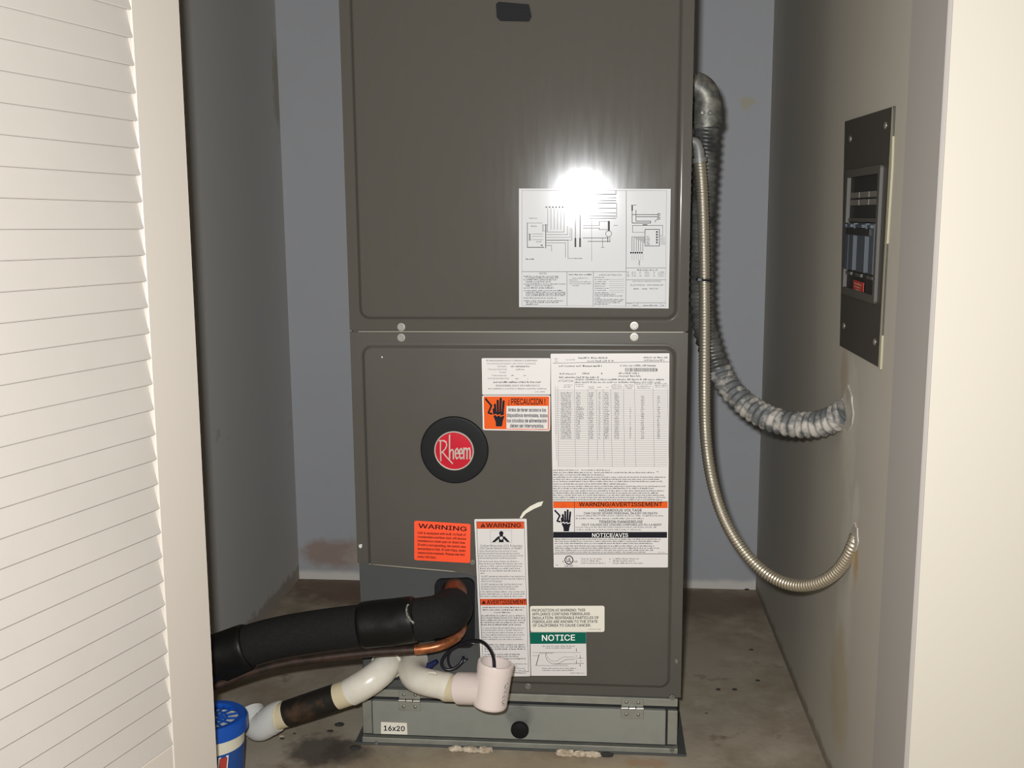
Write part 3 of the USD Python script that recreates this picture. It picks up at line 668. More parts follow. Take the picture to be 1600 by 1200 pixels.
C2.poly('ink', sg.Point(260, 1032).buffer(46).difference(sg.Point(260, 1032).buffer(37)), 1); C2.text('ink', 'UL', 236, 286, 1052, 40, bold=True); C2.text('ink_mid', 'c', 193, 209, 1059, 27); C2.text('ink_mid', 'us', 310, 346, 1057, 24); C2.text('ink_mid', 'LISTED', 216, 303, 1102, 20, bold=True); C2.micro('ink_soft', 122, 145, 1084, 14, 1); C2.micro('ink_pale', 325, 360, 1098, 8, 1)
for a, b, y_ in ((388, 610, 1020), (388, 590, 1042), (388, 640, 1065), (680, 695, 1022), (680, 695, 1050), (717, 992, 1020), (717, 955, 1042), (717, 1030, 1065)): C2.micro('ink_soft', a, b, y_, 14, int(a + y_))
C2.done()

# (5) fluorescent orange warning, crop (630,780) x 7.5
O = Label(ah, 'orange_warning_label', 'bright orange rectangular warning label, slightly tilted', (630, 780), 7.5, s_low)
O.sheet([(130, 250), (790, 290), (785, 748), (130, 712)], M['fluor'], 22)
O.text('ink_brown', 'WARNING', 178, 745, 334, 50, 374, bold=True)
for i, (t, b) in enumerate((('Unit is equipped with built-in float of', 735), ('condensate overflow shut-off device', 735), ('installed on drain pan or drain line.', 730), ('If unit is not operating, the switch was', 733), ('assembly is full. If unit trips, drain', 733), ('needs to be cleaned. Please see test', 722), ('every 180 days.', 388))):
    y_ = 404 + 46.5 * i; O.text('ink_brown', t, 170, b, y_, 26, y_ + (b - 170) * .045, bold=True)
O.done()

# (6) tall carbon monoxide warning
T6 = Label(ah, 'tall_warning_label', 'tall narrow white warning label with two orange bands', (630, 780), 7.5, s_low)
T6.sheet([(833, 232), (1447, 228), (1492, 2072), (915, 2080)], M['sticker'], 14)
xl = lambda y_: 862 + (y_ - 262) * .046
T6.line('ink_mid', [(860, 262), (1418, 262), (1470, 2020), (940, 2040), (860, 262)], 4)
T6.poly('orange_red', [(862, 264), (1415, 264), (1417, 344), (865, 344)]); triangle(T6, 'ink', 935, 326, 50, 2, 'orange_red'); T6.text('ink_brown', 'WARNING', 972, 1380, 327, 48, bold=True, lvl=2)
T6.line('ink_pale', [(1020, 365), (1272, 365), (1274, 508), (1022, 508), (1020, 365)], 4)
T6.poly('ink', sg.Point(1150, 398).buffer(25), 1)                                       # figure holding its throat
T6.poly('ink', unary_union([sg.Polygon([(1120, 440), (1178, 440), (1176, 502), (1122, 502)]), sg.Polygon([(1040, 502), (1110, 436), (1128, 432), (1122, 462), (1075, 502)]), sg.Polygon([(1250, 500), (1190, 436), (1172, 432), (1178, 462), (1215, 500)]), sg.Polygon([(1128, 420), (1172, 420), (1165, 450), (1135, 450)])]).difference(sg.Point(1150, 455).buffer(19)), 1)
T6.text('ink_mid', 'Carbon Monoxide (CO) Poisoning', 905, 1392, 556, 25); T6.text('ink_mid', 'Can Cause Severe Injury or Death.', 898, 1392, 585, 25)
for t, a, b, y_ in (('Carbon Monoxide from the exhaust of motor', 885, 1338, 616), ('vehicles and other fuel burning devices can be', 883, 1362, 643), ('drawn into the living space by the operation of the', 882, 1405, 670), ('central heating and air conditioning system.', 886, 1335, 697)): T6.text('ink_mid', t, a, b, y_, 19)
for i, b in enumerate((1365, 1400, 1392, 1385, 1380, 955)): T6.micro('ink_soft', 890 + 3 * i, b, 728 + 27.5 * i, 17, i)
for t, b, y_ in (('Do NOT operate an automobile or any engine in a', 1422, 912), ('garage for more than the few seconds it takes to', 1420, 940), ('enter or exit the garage.', 1160, 968), ('Do NOT operate any fuel-burning device in an', 1392, 1004), ('enclosed or partly enclosed space, or near', 1352, 1031), ('building windows, doors or air intakes.', 1318, 1058)): T6.text('ink_mid', t, 915, b, y_, 19)
for i, b in enumerate((1425, 1430, 1412)): T6.micro('ink_soft', 903, b, 1083 + 27 * i, 17, i)
T7 = Label(ah, 'tall_warning_label', None, (720, 910), 6.667, s_low); T7.sheet_prim = T6.sheet_prim
T7.poly('orange_red', [(200, 172), (685, 168), (687, 234), (204, 236)]); triangle(T7, 'ink', 240, 222, 38, 2); T7.text('ink_brown', 'AVERTISSEMENT', 272, 680, 226, 44, 222, bold=True, lvl=2)
for a, b, y_, ink in ((225, 662, 260, 'ink_mid'), (225, 660, 285, 'ink_mid'), (350, 533, 312, 'ink_mid'), (213, 668, 345, 'ink_mid'), (213, 682, 368, 'ink_mid'), (213, 682, 392, 'ink_mid'), (213, 665, 416, 'ink_mid'), (213, 630, 440, 'ink_mid'), (215, 662, 475, 'ink_soft'), (215, 645, 497, 'ink_soft'), (218, 655, 522, 'ink_soft'), (218, 665, 546, 'ink_soft'), (220, 635, 570, 'ink_soft'), (220, 650, 593, 'ink_soft'), (246, 680, 648, 'ink_mid'), (246, 680, 670, 'ink_mid'), (246, 682, 693, 'ink_mid'), (246, 320, 716, 'ink_mid'), (246, 615, 748, 'ink_mid'), (246, 605, 770, 'ink_mid'), (246, 678, 793, 'ink_mid'), (246, 690, 848, 'ink_soft'), (246, 600, 870, 'ink_soft'), (246, 672, 893, 'ink_soft'), (246, 685, 916, 'ink_soft'), (575, 690, 945, 'ink_soft')): T7.micro(ink, a, b, y_, 14 if ink == 'ink_mid' else 13, int(y_))
T6.done(); T7.done()

# (7) proposition label, (8) green notice label, crop (720,910) x 6.667
P = Label(ah, 'proposition_label', 'white rounded label with five lines of capitals above the green notice', (720, 910), 6.667, s_low)
P.sheet([(720, 245), (1497, 243), (1497, 515), (726, 515)], M['sticker_cream'], 20)
for t, a, b, y_ in (('PROPOSITION 65 WARNING: THIS', 741, 1298, 303), ('APPLIANCE CONTAINS FIBERGLASS', 743, 1345, 342), ('INSULATION. RESPIRABLE PARTICLES OF', 743, 1437, 382), ('FIBERGLASS ARE KNOWN TO THE STATE', 746, 1425, 422), ('OF CALIFORNIA TO CAUSE CANCER.', 750, 1355, 461)): P.text('ink_mid', t, a, b, y_, 27, y_ - 3, bold=True)
P.micro('ink_soft', 1325, 1468, 486, 9, 1); P.done()
G = Label(ah, 'notice_label', 'white drain trap notice label with a green top band', (720, 910), 6.667, s_low)
G.sheet([(722, 518), (1305, 518), (1312, 972), (733, 972)], M['sticker'], 4)
G.poly('green', [(722, 519), (1304, 519), (1306, 636), (726, 638)]); G.text('white_ink', 'NOTICE', 845, 1190, 605, 59, 602, bold=True, lvl=2)
G.micro('ink_soft', 845, 1192, 662, 13, 1); G.micro('ink_soft', 885, 1158, 681, 13, 2)
G.line('ink_soft', [(750, 730), (1246, 730)], 3); G.line('ink', [(816, 748), (785, 865)], 6); G.line('ink_soft', [(785, 865), (1118, 865)], 4); G.line('ink_mid', [(985, 848), (1280, 843)], 4); G.line('ink_soft', [(1180, 790), (1278, 790)], 3)
c1 = spline([(890, 730, 0), (902, 775, 0), (940, 812, 0), (1000, 817, 0), (1042, 790, 0), (1075, 776, 0), (1180, 776, 0)], 22)[0][:, :2]; G.line('ink_pale', [tuple(q) for q in c1], 4)
c2 = spline([(885, 745, 0), (895, 800, 0), (945, 842, 0), (1010, 846, 0), (1070, 815, 0), (1100, 802, 0), (1180, 800, 0)], 22)[0][:, :2]; G.line('ink_soft', [tuple(q) for q in c2], 4)
G.line('ink_pale', [(825, 735), (960, 735)], 10)
for x, a, b in ((1205, 682, 716), (1245, 757, 790), (1205, 808, 840), (1243, 850, 872)): G.line('ink_mid', [(x, a), (x, b)], 4); G.poly('ink_mid', [(x - 6, b - 10), (x + 6, b - 10), (x, b)], 1)
G.micro('ink_soft', 1198, 1215, 765, 12, 2); G.micro('ink_soft', 1238, 1262, 817, 12, 2); G.micro('ink_soft', 752, 812, 762, 9, 3); G.micro('ink_soft', 850, 1206, 894, 13, 3); G.micro('ink_soft', 850, 1192, 915, 13, 4); G.micro('ink_soft', 1140, 1292, 943, 10, 5); G.done()

# torn paper sliver over the tall label
tp = [(812, 809), (817, 800), (828, 791), (840, 785), (849, 783), (846, 790), (834, 795), (822, 802), (815, 810)]
obj('torn_paper', ex_y(sg.Polygon(pxz(tp, -.0046)), -.0040, -.0054), M['paper'], ah, False, label='torn sliver of pale paper above the tall warning label')

# round badge: black ring, chrome rim, red disc, lettering
bc = Y(710.2, 702.8, -RISE)
bd = obj('badge', place(lathe([(0, -.0005), (.0452, -.0005), (.0459, .0008), (.0452, .0034), (.0430, .0046), (.0285, .0040), (0, .0040)], 72), bc, [0, -1, 0]), M['rubber'], ah, 40, label='round black badge with a red centre')
bc2 = Y(709.6, 704.2, -RISE - .004)
obj('badge_rim', place(lathe([(.0248, .0), (.0268, .0), (.0268, .0014), (.0261, .0022), (.0252, .0021), (.0248, .0012), (.0248, .0)], 64), bc2, [0, -1, 0]), M['chrome'], bd, 40)
obj('badge_disc', place(lathe([(0, .0), (.0253, .0), (.0253, .0008), (.016, .0013), (0, .0016)], 64), bc2, [0, -1, 0]), M['badge_red'], bd, 40)
let = [[(242, 742), (241, 800), (245, 900)], [(232, 743), (262, 742), (285, 755), (291, 778), (280, 805), (262, 825), (248, 836)], [(258, 833), (290, 872), (336, 921)],
       [(312, 700), (313, 884)], [(314, 838), (322, 816), (334, 812), (342, 824), (343, 884)]]
def ee(x): return [(x + 1, 842), (x + 22, 842), (x + 22, 818), (x + 12, 803), (x + 2, 815), (x, 840), (x + 2, 868), (x + 11, 884), (x + 22, 874)]
let += [ee(358), ee(390), [(424, 800), (424, 884)], [(425, 818), (435, 803), (446, 806), (449, 822), (449, 884)], [(450, 818), (460, 803), (470, 806), (473, 822), (473, 884)]]
def px2(px, py): q = Y(np.array([640 + px / 5]), np.array([540 + py / 5]), -RISE - .006)[0]; return q[0], q[2]
lg = unary_union([sg.LineString([px2(*q) for q in l]).buffer(.0009 if i > 2 else .0008, quad_segs=4) for i, l in enumerate(let)])
obj('badge_lettering', cat_([ex_y(q, -RISE - .0050, -RISE - .0066) for q in getattr(lg, 'geoms', [lg])]), M['chrome'], bd, False, label='raised chrome lettering')

# ---- pipe entry grommet
gp = sg.Polygon(pxz([(679, 907), (741, 903), (741, 1011), (704, 1011), (690, 985), (679, 960)], -.004)).buffer(-.008).buffer(.0085, quad_segs=6)
gp = sg.Polygon(pxz([(679, 906), (741, 904), (741, 1012), (679, 1012)], -.004)).buffer(-.010).buffer(.010, quad_segs=6)
obj('pipe_grommet', ex_y(gp, .004, -.0050), M['rubber'], ah, 30, label='black rubber grommet where the pipes enter')
dk = sg.Polygon(pxz([(580, 1016), (632, 1016), (634, 1062), (583, 1066)], 0)).buffer(-.006).buffer(.006, quad_segs=4)
obj('drain_opening', ex_y(dk, .004, .0012), M['dark'], ah, False, label='black opening behind the two drain pipes')

# ------------------------------------------------------------------ filter rack under the cabinet
fr = thing('filter_rack', 'galvanised steel filter rack under the air handler, with a hinged front', 'filter rack')
X0, X1 = .0012, W - .004
FB, FT = .004, ZB                       # bottom, top
obj('case', box(X0 + .002, X1 - .002, .010, .545, FB, FT - .0006), M['galv'], fr, False)
obj('top_flange', box(X0, X1, -.0030, .010, .0690, .0800, .0008), M['galv'], fr, False)
obj('gasket', box(X0 + .001, X1 - .001, .0015, .010, .0060, .0690), M['dark'], fr, False, label='dark gap around the rack door')
dx1 = Y(1040, 1130, -.004)[0]; px0 = Y(1043, 1130, -.004)[0]
smc = Y(812, 1118, -.0062)
M['galv_door'] = spotted('smudged_galvanised_steel', (.245, .248, .216), .45, [((.05, .054, .056), 'spot', ((smc[0], smc[1], smc[2]), .022, .012, (1, 1, 1), .62)), ((.20, .203, .178), 'noise', (26, .5, .7, .6))], var=(.22, .224, .196), spec=.4)
obj('front_door', box(X0 + .0145, dx1, -.0062, .0015, .0140, .0640, .0010), M['galv_door'], fr, False)
obj('post', box(X0, X0 + .0135, -.0048, .0015, .0140, .0635, .0008), M['galv'], fr, False)
obj('post', box(px0, X1, -.0048, .0015, .0140, .0635, .0008), M['galv'], fr, False)
obj('bottom_flange', box(X0 - .001, X1 + .001, -.0072, .010, .0010, .0095, .0008), M['galv'], fr, False)
bf = cat_([box(-.0100, W + .0085, -.0105, .560, 0, .0026, .0008)])
obj('base_gasket', bf, M['gasket'], fr, False, label='dark flange lying on the floor around the rack')
for hx in (640, 988):
    hc = Y(hx, 1101 + (hx > 800) * 4, -.006)[0]; hz = .0665
    leafs = [box(hc - .0155, hc + .0155, -.0074, -.0058, hz - .0145, hz - .0022, .0005), box(hc - .0150, hc + .0150, -.0048, -.0028, hz + .0015, hz + .0125, .0005)]
    h_ = obj('hinge', cat_(leafs), M['galv'], fr, False)
    for a, b in ((-.0150, -.0055), (-.0042, .0042), (.0055, .0150)):
        kn = trimesh.creation.cylinder(.0022, b - a, sections=14); kn.apply_transform(trimesh.transformations.rotation_matrix(math.pi / 2, [0, 1, 0])); kn.apply_translation([hc + (a + b) / 2, -.0068, hz])
        obj('knuckle', kn, M['galv2'], h_, 40)
    for a in (-.0082, .0082):
        for zz, yy in ((hz - .0085, -.0073), (hz + .0078, -.0047)):
            obj('rivet', place(lathe([(0, -.0004), (.0026, -.0004), (.0025, .0005), (.0018, .0013), (0, .0017)], 18), [hc + a, yy, zz], [0, -1, 0]), M['screw'], h_, 40)
screw(1050, 1090, -.0030, fr, .0030); screw(1050, 1172, -.0072, fr, .0028); screw(589, 1160, -.0072, fr, .0026)
kc = Y(812.5, 1138, -.012)
obj('knob', place(lathe([(0, -.0065), (.0075, -.0065), (.0075, .0), (.0112, .001), (.0124, .003), (.0124, .0055), (.0112, .0075), (.006, .0086), (0, .0088)], 44), kc, [0, -1, 0]), M['knob'], fr, 40, label='round black knob')
S = Label(fr, 'size_label', 'small cream size label', (580, 980), 6, lambda px, py, off: Y(px, py, -.0064) - np.array([0, off, 0]))
S.sheet([(92, 888), (335, 898), (340, 1006), (92, 998)], M['sticker_cream'], 3); S.text('ink', '16x20', 118, 315, 967, 45, 972, bold=True); S.done()

# ------------------------------------------------------------------ insulated suction line
ins = thing('insulated_pipe', 'thick black foam insulated pipe running from the cabinet to the left wall', 'pipe')
path = [Y(700, 930, -.030), Y(707, 948, -.056), Y(694, 960, -.082), Y(664, 966, -.093), Y(600, 973, -.094), Y(480, 988, -.095), Y(400, 1005, -.100), Y(335, 1027, -.106), np.array([-.225, -.125, .158]), np.array([XL - .002, -.135, .150])]
ip, isr = spline(path, 220); fr_ = isr / isr[-1]
def seg(a, b, r, name, m, lab=None, wob=0.0, seed=0, par=ins):
    k = (fr_ >= a) & (fr_ <= b); p = ip[k]; n = len(p)
    rr = np.full((n, 32), r)
    if wob:
        ang = np.arange(32) / 32 * 2 * math.pi
        q = np.stack(np.broadcast_arrays(p[:, None, 0] * 60, np.cos(ang)[None] * 1.6, np.sin(ang)[None] * 1.6 + seed), -1)
        rr = rr * (1 + wob * (meshkit.noise(q, seed) - .5))
    e = np.minimum(np.arange(n), np.arange(n)[::-1]); rr = rr * (1 - .10 * np.exp(-e / .8))[:, None]
    return obj(name, tube(p, rr, 32), m, par, 50, lab)
seg(.105, 1.0, .0268, 'insulation', M['foam'], None, .03, 1)
seg(.052, .150, .0276, 'insulation', M['foam'], 'short grey foam elbow at the cabinet end', .05, 2)
seg(.190, .345, .0298, 'tape_wrap', M['tape'], 'shiny black tape band near the cabinet', .10, 3)
seg(.645, .80, .0300, 'tape_wrap', M['tape'], 'black tape band near the door', .08, 4)
e_ = spline([Y(708, 924, -.0055), Y(711, 925, -.022), Y(710, 934, -.036), Y(708, 946, -.052)], 24)[0]
obj('copper_stub', tube(e_, .0165, 24), M['copper'], ins, 50, label='tarnished copper elbow coming out of the grommet')
rn = np.random.default_rng(8); cp = spline([Y(638, 944, -.1215), Y(635, 954, -.1245), Y(639, 966, -.1250), Y(647, 974, -.1240)], 16)[0]
clipm = tube(cp, .0009 + .0014 * rn.random((16, 9)), 9)
obj('tape_glint', clipm, M['cast'], ins, 50, label='pale metallic ribbon painting the glint on the crumpled tape edge')  # highlight on the black tape, painted as a pale metallic ribbon
# hanging tail of the left tape
tt = [Y(350, 1022, -.128), Y(385, 1032, -.126), Y(394, 1046, -.122), Y(355, 1064, -.122), Y(338, 1058, -.126)]
tv = np.array(tt); tm = trimesh.convex.convex_hull(np.vstack([tv, tv + [0, .004, 0]])); obj('tape_tail', tm, M['tape'], ins, False)

# liquid line under it
lq = thing('copper_pipe', 'thin brown copper pipe running just below the insulated pipe', 'pipe')
pth = [Y(722, 972, -.0055), Y(718, 990, -.040), Y(700, 1004, -.068), Y(668, 1013, -.078), Y(600, 1018, -.080), Y(520, 1026, -.083), Y(450, 1036, -.088), Y(395, 1050, -.094), Y(335, 1072, -.102), np.array([-.225, -.120, .112]), np.array([XL - .002, -.130, .108])]
q, qs = spline(pth, 160); k = qs / qs[-1]
obj('pipe', tube(q[k > .21], .0058, 16), M['copper_dark'], lq, 50)
obj('bend', tube(q[k < .225], .0066, 18), M['copper_bright'], lq, 50, label='bright orange copper bend')

# ------------------------------------------------------------------ drain pipes
d1 = thing('drain_pipe', 'stained white plastic drain pipe sloping from the cabinet to the floor at the left', 'drain pipe')
dp = [Y(606, 1030, .001), Y(601, 1044, -.026), Y(583, 1060, -.044), Y(548, 1081, -.050), Y(440, 1118, -.046)]
obj('elbow', stepped(dp[:4], 40, [(0, .0172), (.06, .0222), (.22, .0196), (.86, .0192)]), M['pvc'], d1, 40)
straight = [dp[3] + (dp[4] - dp[3]) * t for t in np.linspace(-.05, 1.12, 30)]
st = np.array(straight)
obj('pipe', tube(st[:8], .0178, 28), M['pvc_yellow'], d1, 40, label='yellowed pipe end')
obj('stained_pipe', tube(st[6:25], .0180, 28), M['pvc_stain'], d1, 40, label='pipe length stained dark brown')
obj('pipe', tube(st[23:], .0176, 28), M['pvc_yellow'], d1, 40, label='yellowed pipe end')
e2 = [dp[4] + (dp[4] - dp[3]) * .03, Y(421, 1127, -.044), Y(405, 1135, -.040), Y(396, 1126, -.032), Y(391, 1114, -.024)]
obj('elbow', stepped(e2, 50, [(0, .0205), (.30, .0195), (.75, .0205)]), M['pvc_white'], d1, 40)

d2 = thing('tee_drain_pipe', 'white plastic drain pipe bending right to an open upright tee', 'drain pipe')
ep = [Y(652, 1030, -.001), Y(643, 1042, -.028), Y(648, 1058, -.054), Y(672, 1067, -.070), Y(704, 1075, -.080)]
obj('elbow', stepped(ep, 46, [(0, .0165), (.07, .0178), (.93, .0184)]), M['pvc'], d2, 40)
tt_, tb_ = Y(775, 1035, -.098), Y(764, 1104, -.104)
ax = (tt_ - tb_) / np.linalg.norm(tt_ - tb_); mid = tb_ + (tt_ - tb_) * .40
obj('pipe', tube(np.linspace(ep[-1] - (mid - ep[-1]) * .14, ep[-1] + (mid - ep[-1]) * .45, 8), .0176, 28), M['pvc_yellow'], d2, 40)
hb = np.linalg.norm(tt_ - tb_)
prof_o = [(0, 0), (.0190, 0), (.0218, .0015), (.0228, .005), (.0228, hb * .78), (.0236, hb * .8), (.0236, hb - .001), (.0228, hb), (0, hb)]
outer = mf(place(lathe(prof_o, 56), tb_, ax))
bdir = (mid - ep[-1]) / np.linalg.norm(mid - ep[-1]); bl = np.linalg.norm(mid - ep[-1])
br0 = ep[-1] + bdir * (bl * .20)
branch = mf(place(lathe([(0, 0), (.0196, 0), (.0206, .001), (.0206, bl * .8), (0, bl * .8)], 48), br0, bdir))
bore = mf(place(lathe([(0, 0), (.0165, 0), (.0165, hb * .55), (.0192, hb * .56), (.0200, hb + .01), (0, hb + .01)], 48), tb_ + ax * .004, ax))
obj('tee', (outer + branch) - bore, M['pvc_pink'], d2, 40, label='pinkish white open tee fitting')
# faded marks along the tee's right side
mk = []
perp = np.cross(ax, [0, 1, 0]); perp /= np.linalg.norm(perp); perp = perp if perp[0] > 0 else -perp; fwdv = np.cross(perp, ax); fwdv = fwdv if fwdv[1] < 0 else -fwdv
rn = random.Random(4)
for t in np.linspace(.18, .66, 15):
    for j in range(2):
        a = math.radians(34 + 8 * j + rn.uniform(-3, 3)); c = tb_ + ax * hb * t + (perp * math.cos(a) + fwdv * math.sin(a)) * .0229
        tang = -perp * math.sin(a) + fwdv * math.cos(a); w_, h2 = .0011, hb * rn.uniform(.006, .013)
        if rn.random() < .25: continue
        v = [c - tang * w_ - ax * h2, c + tang * w_ - ax * h2, c + tang * w_ + ax * h2, c - tang * w_ + ax * h2]; mk.append(trimesh.Trimesh(v, [[0, 1, 2], [0, 2, 3]], process=False))
obj('faded_print', cat_(mk), M['ink_soft'], d2, False)
# a little glued tag on the elbow
obj('glue_drip', tube(spline([Y(668, 1052, -.083), Y(676, 1051, -.086), Y(682, 1053, -.088)], 8)[0], .0016, 8), M['pvc'], d2, 40)

fw = tag(obj('float_switch_wire', tube(spline([tb_ + ax * .012 + np.array([0, 0, 0]), tt_ - ax * .010 + np.array([-.001, 0, 0]), Y(771, 1028, -.092), Y(764, 1012, -.070), Y(748, 1001, -.045), Y(722, 1006, -.028), Y(700, 1019, -.018), Y(690, 1036, -.014), Y(697, 1046, -.013), Y(712, 1043, -.011), Y(722, 1033, -.008), Y(724, 1027, -.003)], 120)[0], .0023, 10), M['wire']), 'black float switch wire looping from the open tee to the cabinet', 'wire')
fw2 = tag(obj('coiled_wire', tube(spline([Y(742, 1006, -.012), Y(712, 1010, -.010), Y(700, 1030, -.008), Y(708, 1045, -.007), Y(722, 1036, -.006), Y(730, 1030, -.002)], 60)[0], .0017, 8), M['wire']), 'thin black wire coil hanging beside the tall warning label', 'wire')
wn = thing('wire_nut', 'small dark blue wire nut above the drain elbow', 'wire nut')
na, nb = Y(667, 1043, -.010), Y(683, 1033, -.012)
obj('cap', tube(np.linspace(na, nb, 6), np.array([.0052, .0052, .0046, .0040, .0036, .0030]), 12), M['nut'], wn, 30)
obj('lead', tube(spline([na, Y(660, 1046, -.008), Y(655, 1040, .002)], 10)[0], .0014, 8), M['wire'], wn, 40)

# ------------------------------------------------------------------ conduits on the right
def helix_tube(pts, r, pitch, amp, per=6, sides=22, sharp=1.0, lo=0.0, hi=1.0):
    p, s = spline(pts, 400); n = int(s[-1] / pitch * per); p, s = spline(pts, n)
    k = (s / s[-1] >= lo) & (s / s[-1] <= hi)
    ph = s[:, None] / pitch + np.arange(sides)[None] / sides
    rr = r * (1 - amp * np.abs(np.cos(math.pi * ph)) ** sharp)
    return tube(p[k], rr[k], sides)

big = thing('large_conduit', 'thick corrugated grey conduit with white paint splashes, curving to the right wall', 'conduit')
bp = [Y(1104, 196, .135), Y(1101, 260, .135), Y(1097, 330, .132), Y(1096, 420, .128), Y(1098, 490, .122), Y(1112, 550, .112), Y(1135, 600, .095), Y(1168, 634, .07), Y(1212, 657, .038), Y(1265, 664, .005), Y(1300, 656, -.018), Y(1324, 641, -.034)]
bpe = at(1326, 640, 0, XR + .004); bp[-1] = bpe
obj('conduit', helix_tube(bp, .0178, .0105, .15, 7, 26, 2.2, 0, .60), M['flex_big'], big, 45)
obj('conduit', helix_tube(bp, .0178, .0105, .15, 7, 26, 2.2, .597, 1), M['overspray'], big, 45, label='conduit end splashed with white paint')
elb = [Y(1074, 133, .135), Y(1087, 134, .135), Y(1101, 145, .135), Y(1105, 168, .135), Y(1104, 200, .135)]
obj('elbow_connector', stepped(elb, 36, [(0, .0150), (.12, .0185), (.55, .0200), (.80, .0215), (.93, .0190)], 28), M['cast'], big, 40, label='cast metal elbow connector on the cabinet side')
for i in range(2):
    c = Y(1104 - 6 + 12 * i, 176, .112); obj('clamp_screw', place(lathe([(0, -.004), (.003, -.004), (.003, .002), (0, .003)], 12), c, [0, -1, 0]), M['cast'], big, 40)

thin = thing('slim_conduit', 'slim shiny ribbed steel conduit hanging in a long loop to the right wall', 'conduit')
tp_ = [Y(1093, 250, .050), Y(1097, 300, .054), Y(1100, 400, .056), Y(1101, 520, .055), Y(1101, 640, .052), Y(1106, 715, .046), Y(1124, 792, .034), Y(1155, 852, .014), Y(1196, 895, -.012), Y(1240, 914, -.040), Y(1282, 909, -.070), Y(1312, 888, -.092), Y(1330, 858, -.108), at(1338, 836, 0, XR + .003)]
obj('conduit', helix_tube(tp_, .0083, .0043, .14, 6, 18, 1.4), M['flex'], thin, 45)
cn = [Y(1081, 222, .046), Y(1088, 224, .047), Y(1092, 236, .049), Y(1094, 254, .050)]
obj('connector', stepped(cn, 24, [(0, .0064), (.45, .0072), (.80, .0092)], 24), M['zinc_pale'], thin, 40, label='pale connector at the cabinet')
zc = Y(1100.5, 437, .056)
zt_ = trimesh.creation.torus(.0094, .0016, major_sections=30, minor_sections=8); tail = box(-.0006, .0006, -.0115, -.009, -.002, .002)
zt_.apply_transform(trimesh.transformations.rotation_matrix(.12, [0, 1, 0])); zt_.apply_translation(zc); hd = box(zc[0] - .010, zc[0] - .004, zc[1] - .011, zc[1] - .0065, zc[2] - .0016, zc[2] + .0030, .0005)
zt2 = thing('cable_tie', 'black cable tie around the slim steel conduit', 'cable tie'); obj('strap', zt_, M['wire'], zt2, 40); obj('head', hd, M['wire'], zt2, False)

# ------------------------------------------------------------------ breaker panel in the right wall
bpn = thing('breaker_panel', 'dark grey electrical breaker panel set in the right wall', 'breaker panel')
def RW(px, py, x=XR): return at(px, py, 0, x)
def ex_x(poly2, x0, x1):
    """extrudes a polygon of (y, z) from x0 to x1"""
    m = trimesh.creation.extrude_polygon(poly2, abs(x1 - x0), engine='earcut'); v = np.asarray(m.vertices); o = m.copy()
    o.vertices = np.stack([min(x0, x1) + v[:, 2], v[:, 0], v[:, 1]], 1); o.fix_normals(); return o
def ryz(pts, x=XR): p = np.asarray(pts, float); q = at(p[:, 0], p[:, 1], 0, x); return [(a, b) for a, b in q[:, [1, 2]]]
XP = XR - .0020
cov = sg.Polygon(ryz([(1320, 190), (1397, 166), (1375, 575), (1312, 540)], XP)).buffer(-.001).buffer(.001)
iy0, iz1 = RW(1327.5, 271, XP)[1:]; iy1, iz0 = RW(1369, 470, XP)[1:]
win = sg.box(iy1, iz0, iy0, iz1)
obj('cover_plate', ex_x(cov.difference(win.buffer(-.004)), XP, XR + .001), M['panel_grey'], bpn, False)
rim = win.buffer(.0035, join_style=1).difference(win.buffer(-.0055, join_style=2))
obj('bezel', ex_x(rim, XP - .0035, XP + .001), M['panel_rim'], bpn, False)
obj('deadfront', ex_x(win.buffer(-.004, join_style=2), XP + .0015, XP + .004), M['panel_dark'], bpn, False)
ya, yb_ = iy0 - .007, iy1 + .007; span = ya - yb_; hz_ = iz1 - iz0
def pan(u0, u1, v0, v1): return sg.box(ya - span * u1, iz1 - hz_ * v1, ya - span * u0, iz1 - hz_ * v0)   # u from the far side, v downwards
for r_ in range(2):
    for c in range(3): obj('circuit_tag', ex_x(pan(.02 + .33 * c, .31 + .33 * c, .165 + .060 * r_, .210 + .060 * r_), XP + .0004, XP + .0016), M['panel_print'], bpn, False)
obj('divider', ex_x(pan(-.02, 1.02, .375, .405), XP - .0005, XP + .0016), M['panel_rim'], bpn, False)
for u0, u1 in ((-.02, .12), (.14, .30), (.44, .70), (.84, .98)):
    b_ = obj('breaker', ex_x(pan(u0, u1, .415, .805), XP - .0035, XP + .0016), M['breaker'], bpn, False)
    obj('toggle', ex_x(pan(u0 + .02, u1 - .02, .425, .450), XP - .0070, XP - .0030), M['breaker'], b_, False)
obj('breaker_strap', ex_x(pan(.10, .90, .458, .51), XP - .0060, XP + .0016), M['panel_dark'], bpn, False)
for u in (.0, .36, .74): obj('tab', ex_x(pan(u, u + .18, .825, .85), XP - .0012, XP + .0016), M['panel_rim'], bpn, False)
def s_wall(px, py, off): p = at(px, py, 0, XP - .0002); p[:, 0] -= off; return p
RL = Label(bpn, 'red_label', 'small red warning sticker', (1300, 240), 5, s_wall, (-1, 0, 0))
RL.sheet([(170, 985), (250, 1010), (245, 1118), (165, 1082)], M['red'], 0)
for i in range(4): RL.micro('tan', 180, 240, 1012 + 24 * i, 13, i, .34)
RL.done()
for px, py in ((1329, 217), (1384, 196), (1319, 509), (1367, 534)):
    obj('screw', place(lathe([(0, -.001), (.0042, -.001), (.0040, .0008), (.0025, .0018), (0, .002)], 18), RW(px, py, XP), [-1, 0, 0]), M['screw'], bpn, 40)
obj('plaster_edge', ex_x(sg.Polygon(ryz([(1397, 166), (1399, 168), (1396, 260), (1386, 420), (1378, 577), (1375, 575)], XR)), XR - .0021, XR + .001), M['plaster'], bpn, False, label='chipped pale plaster edge beside the cover')
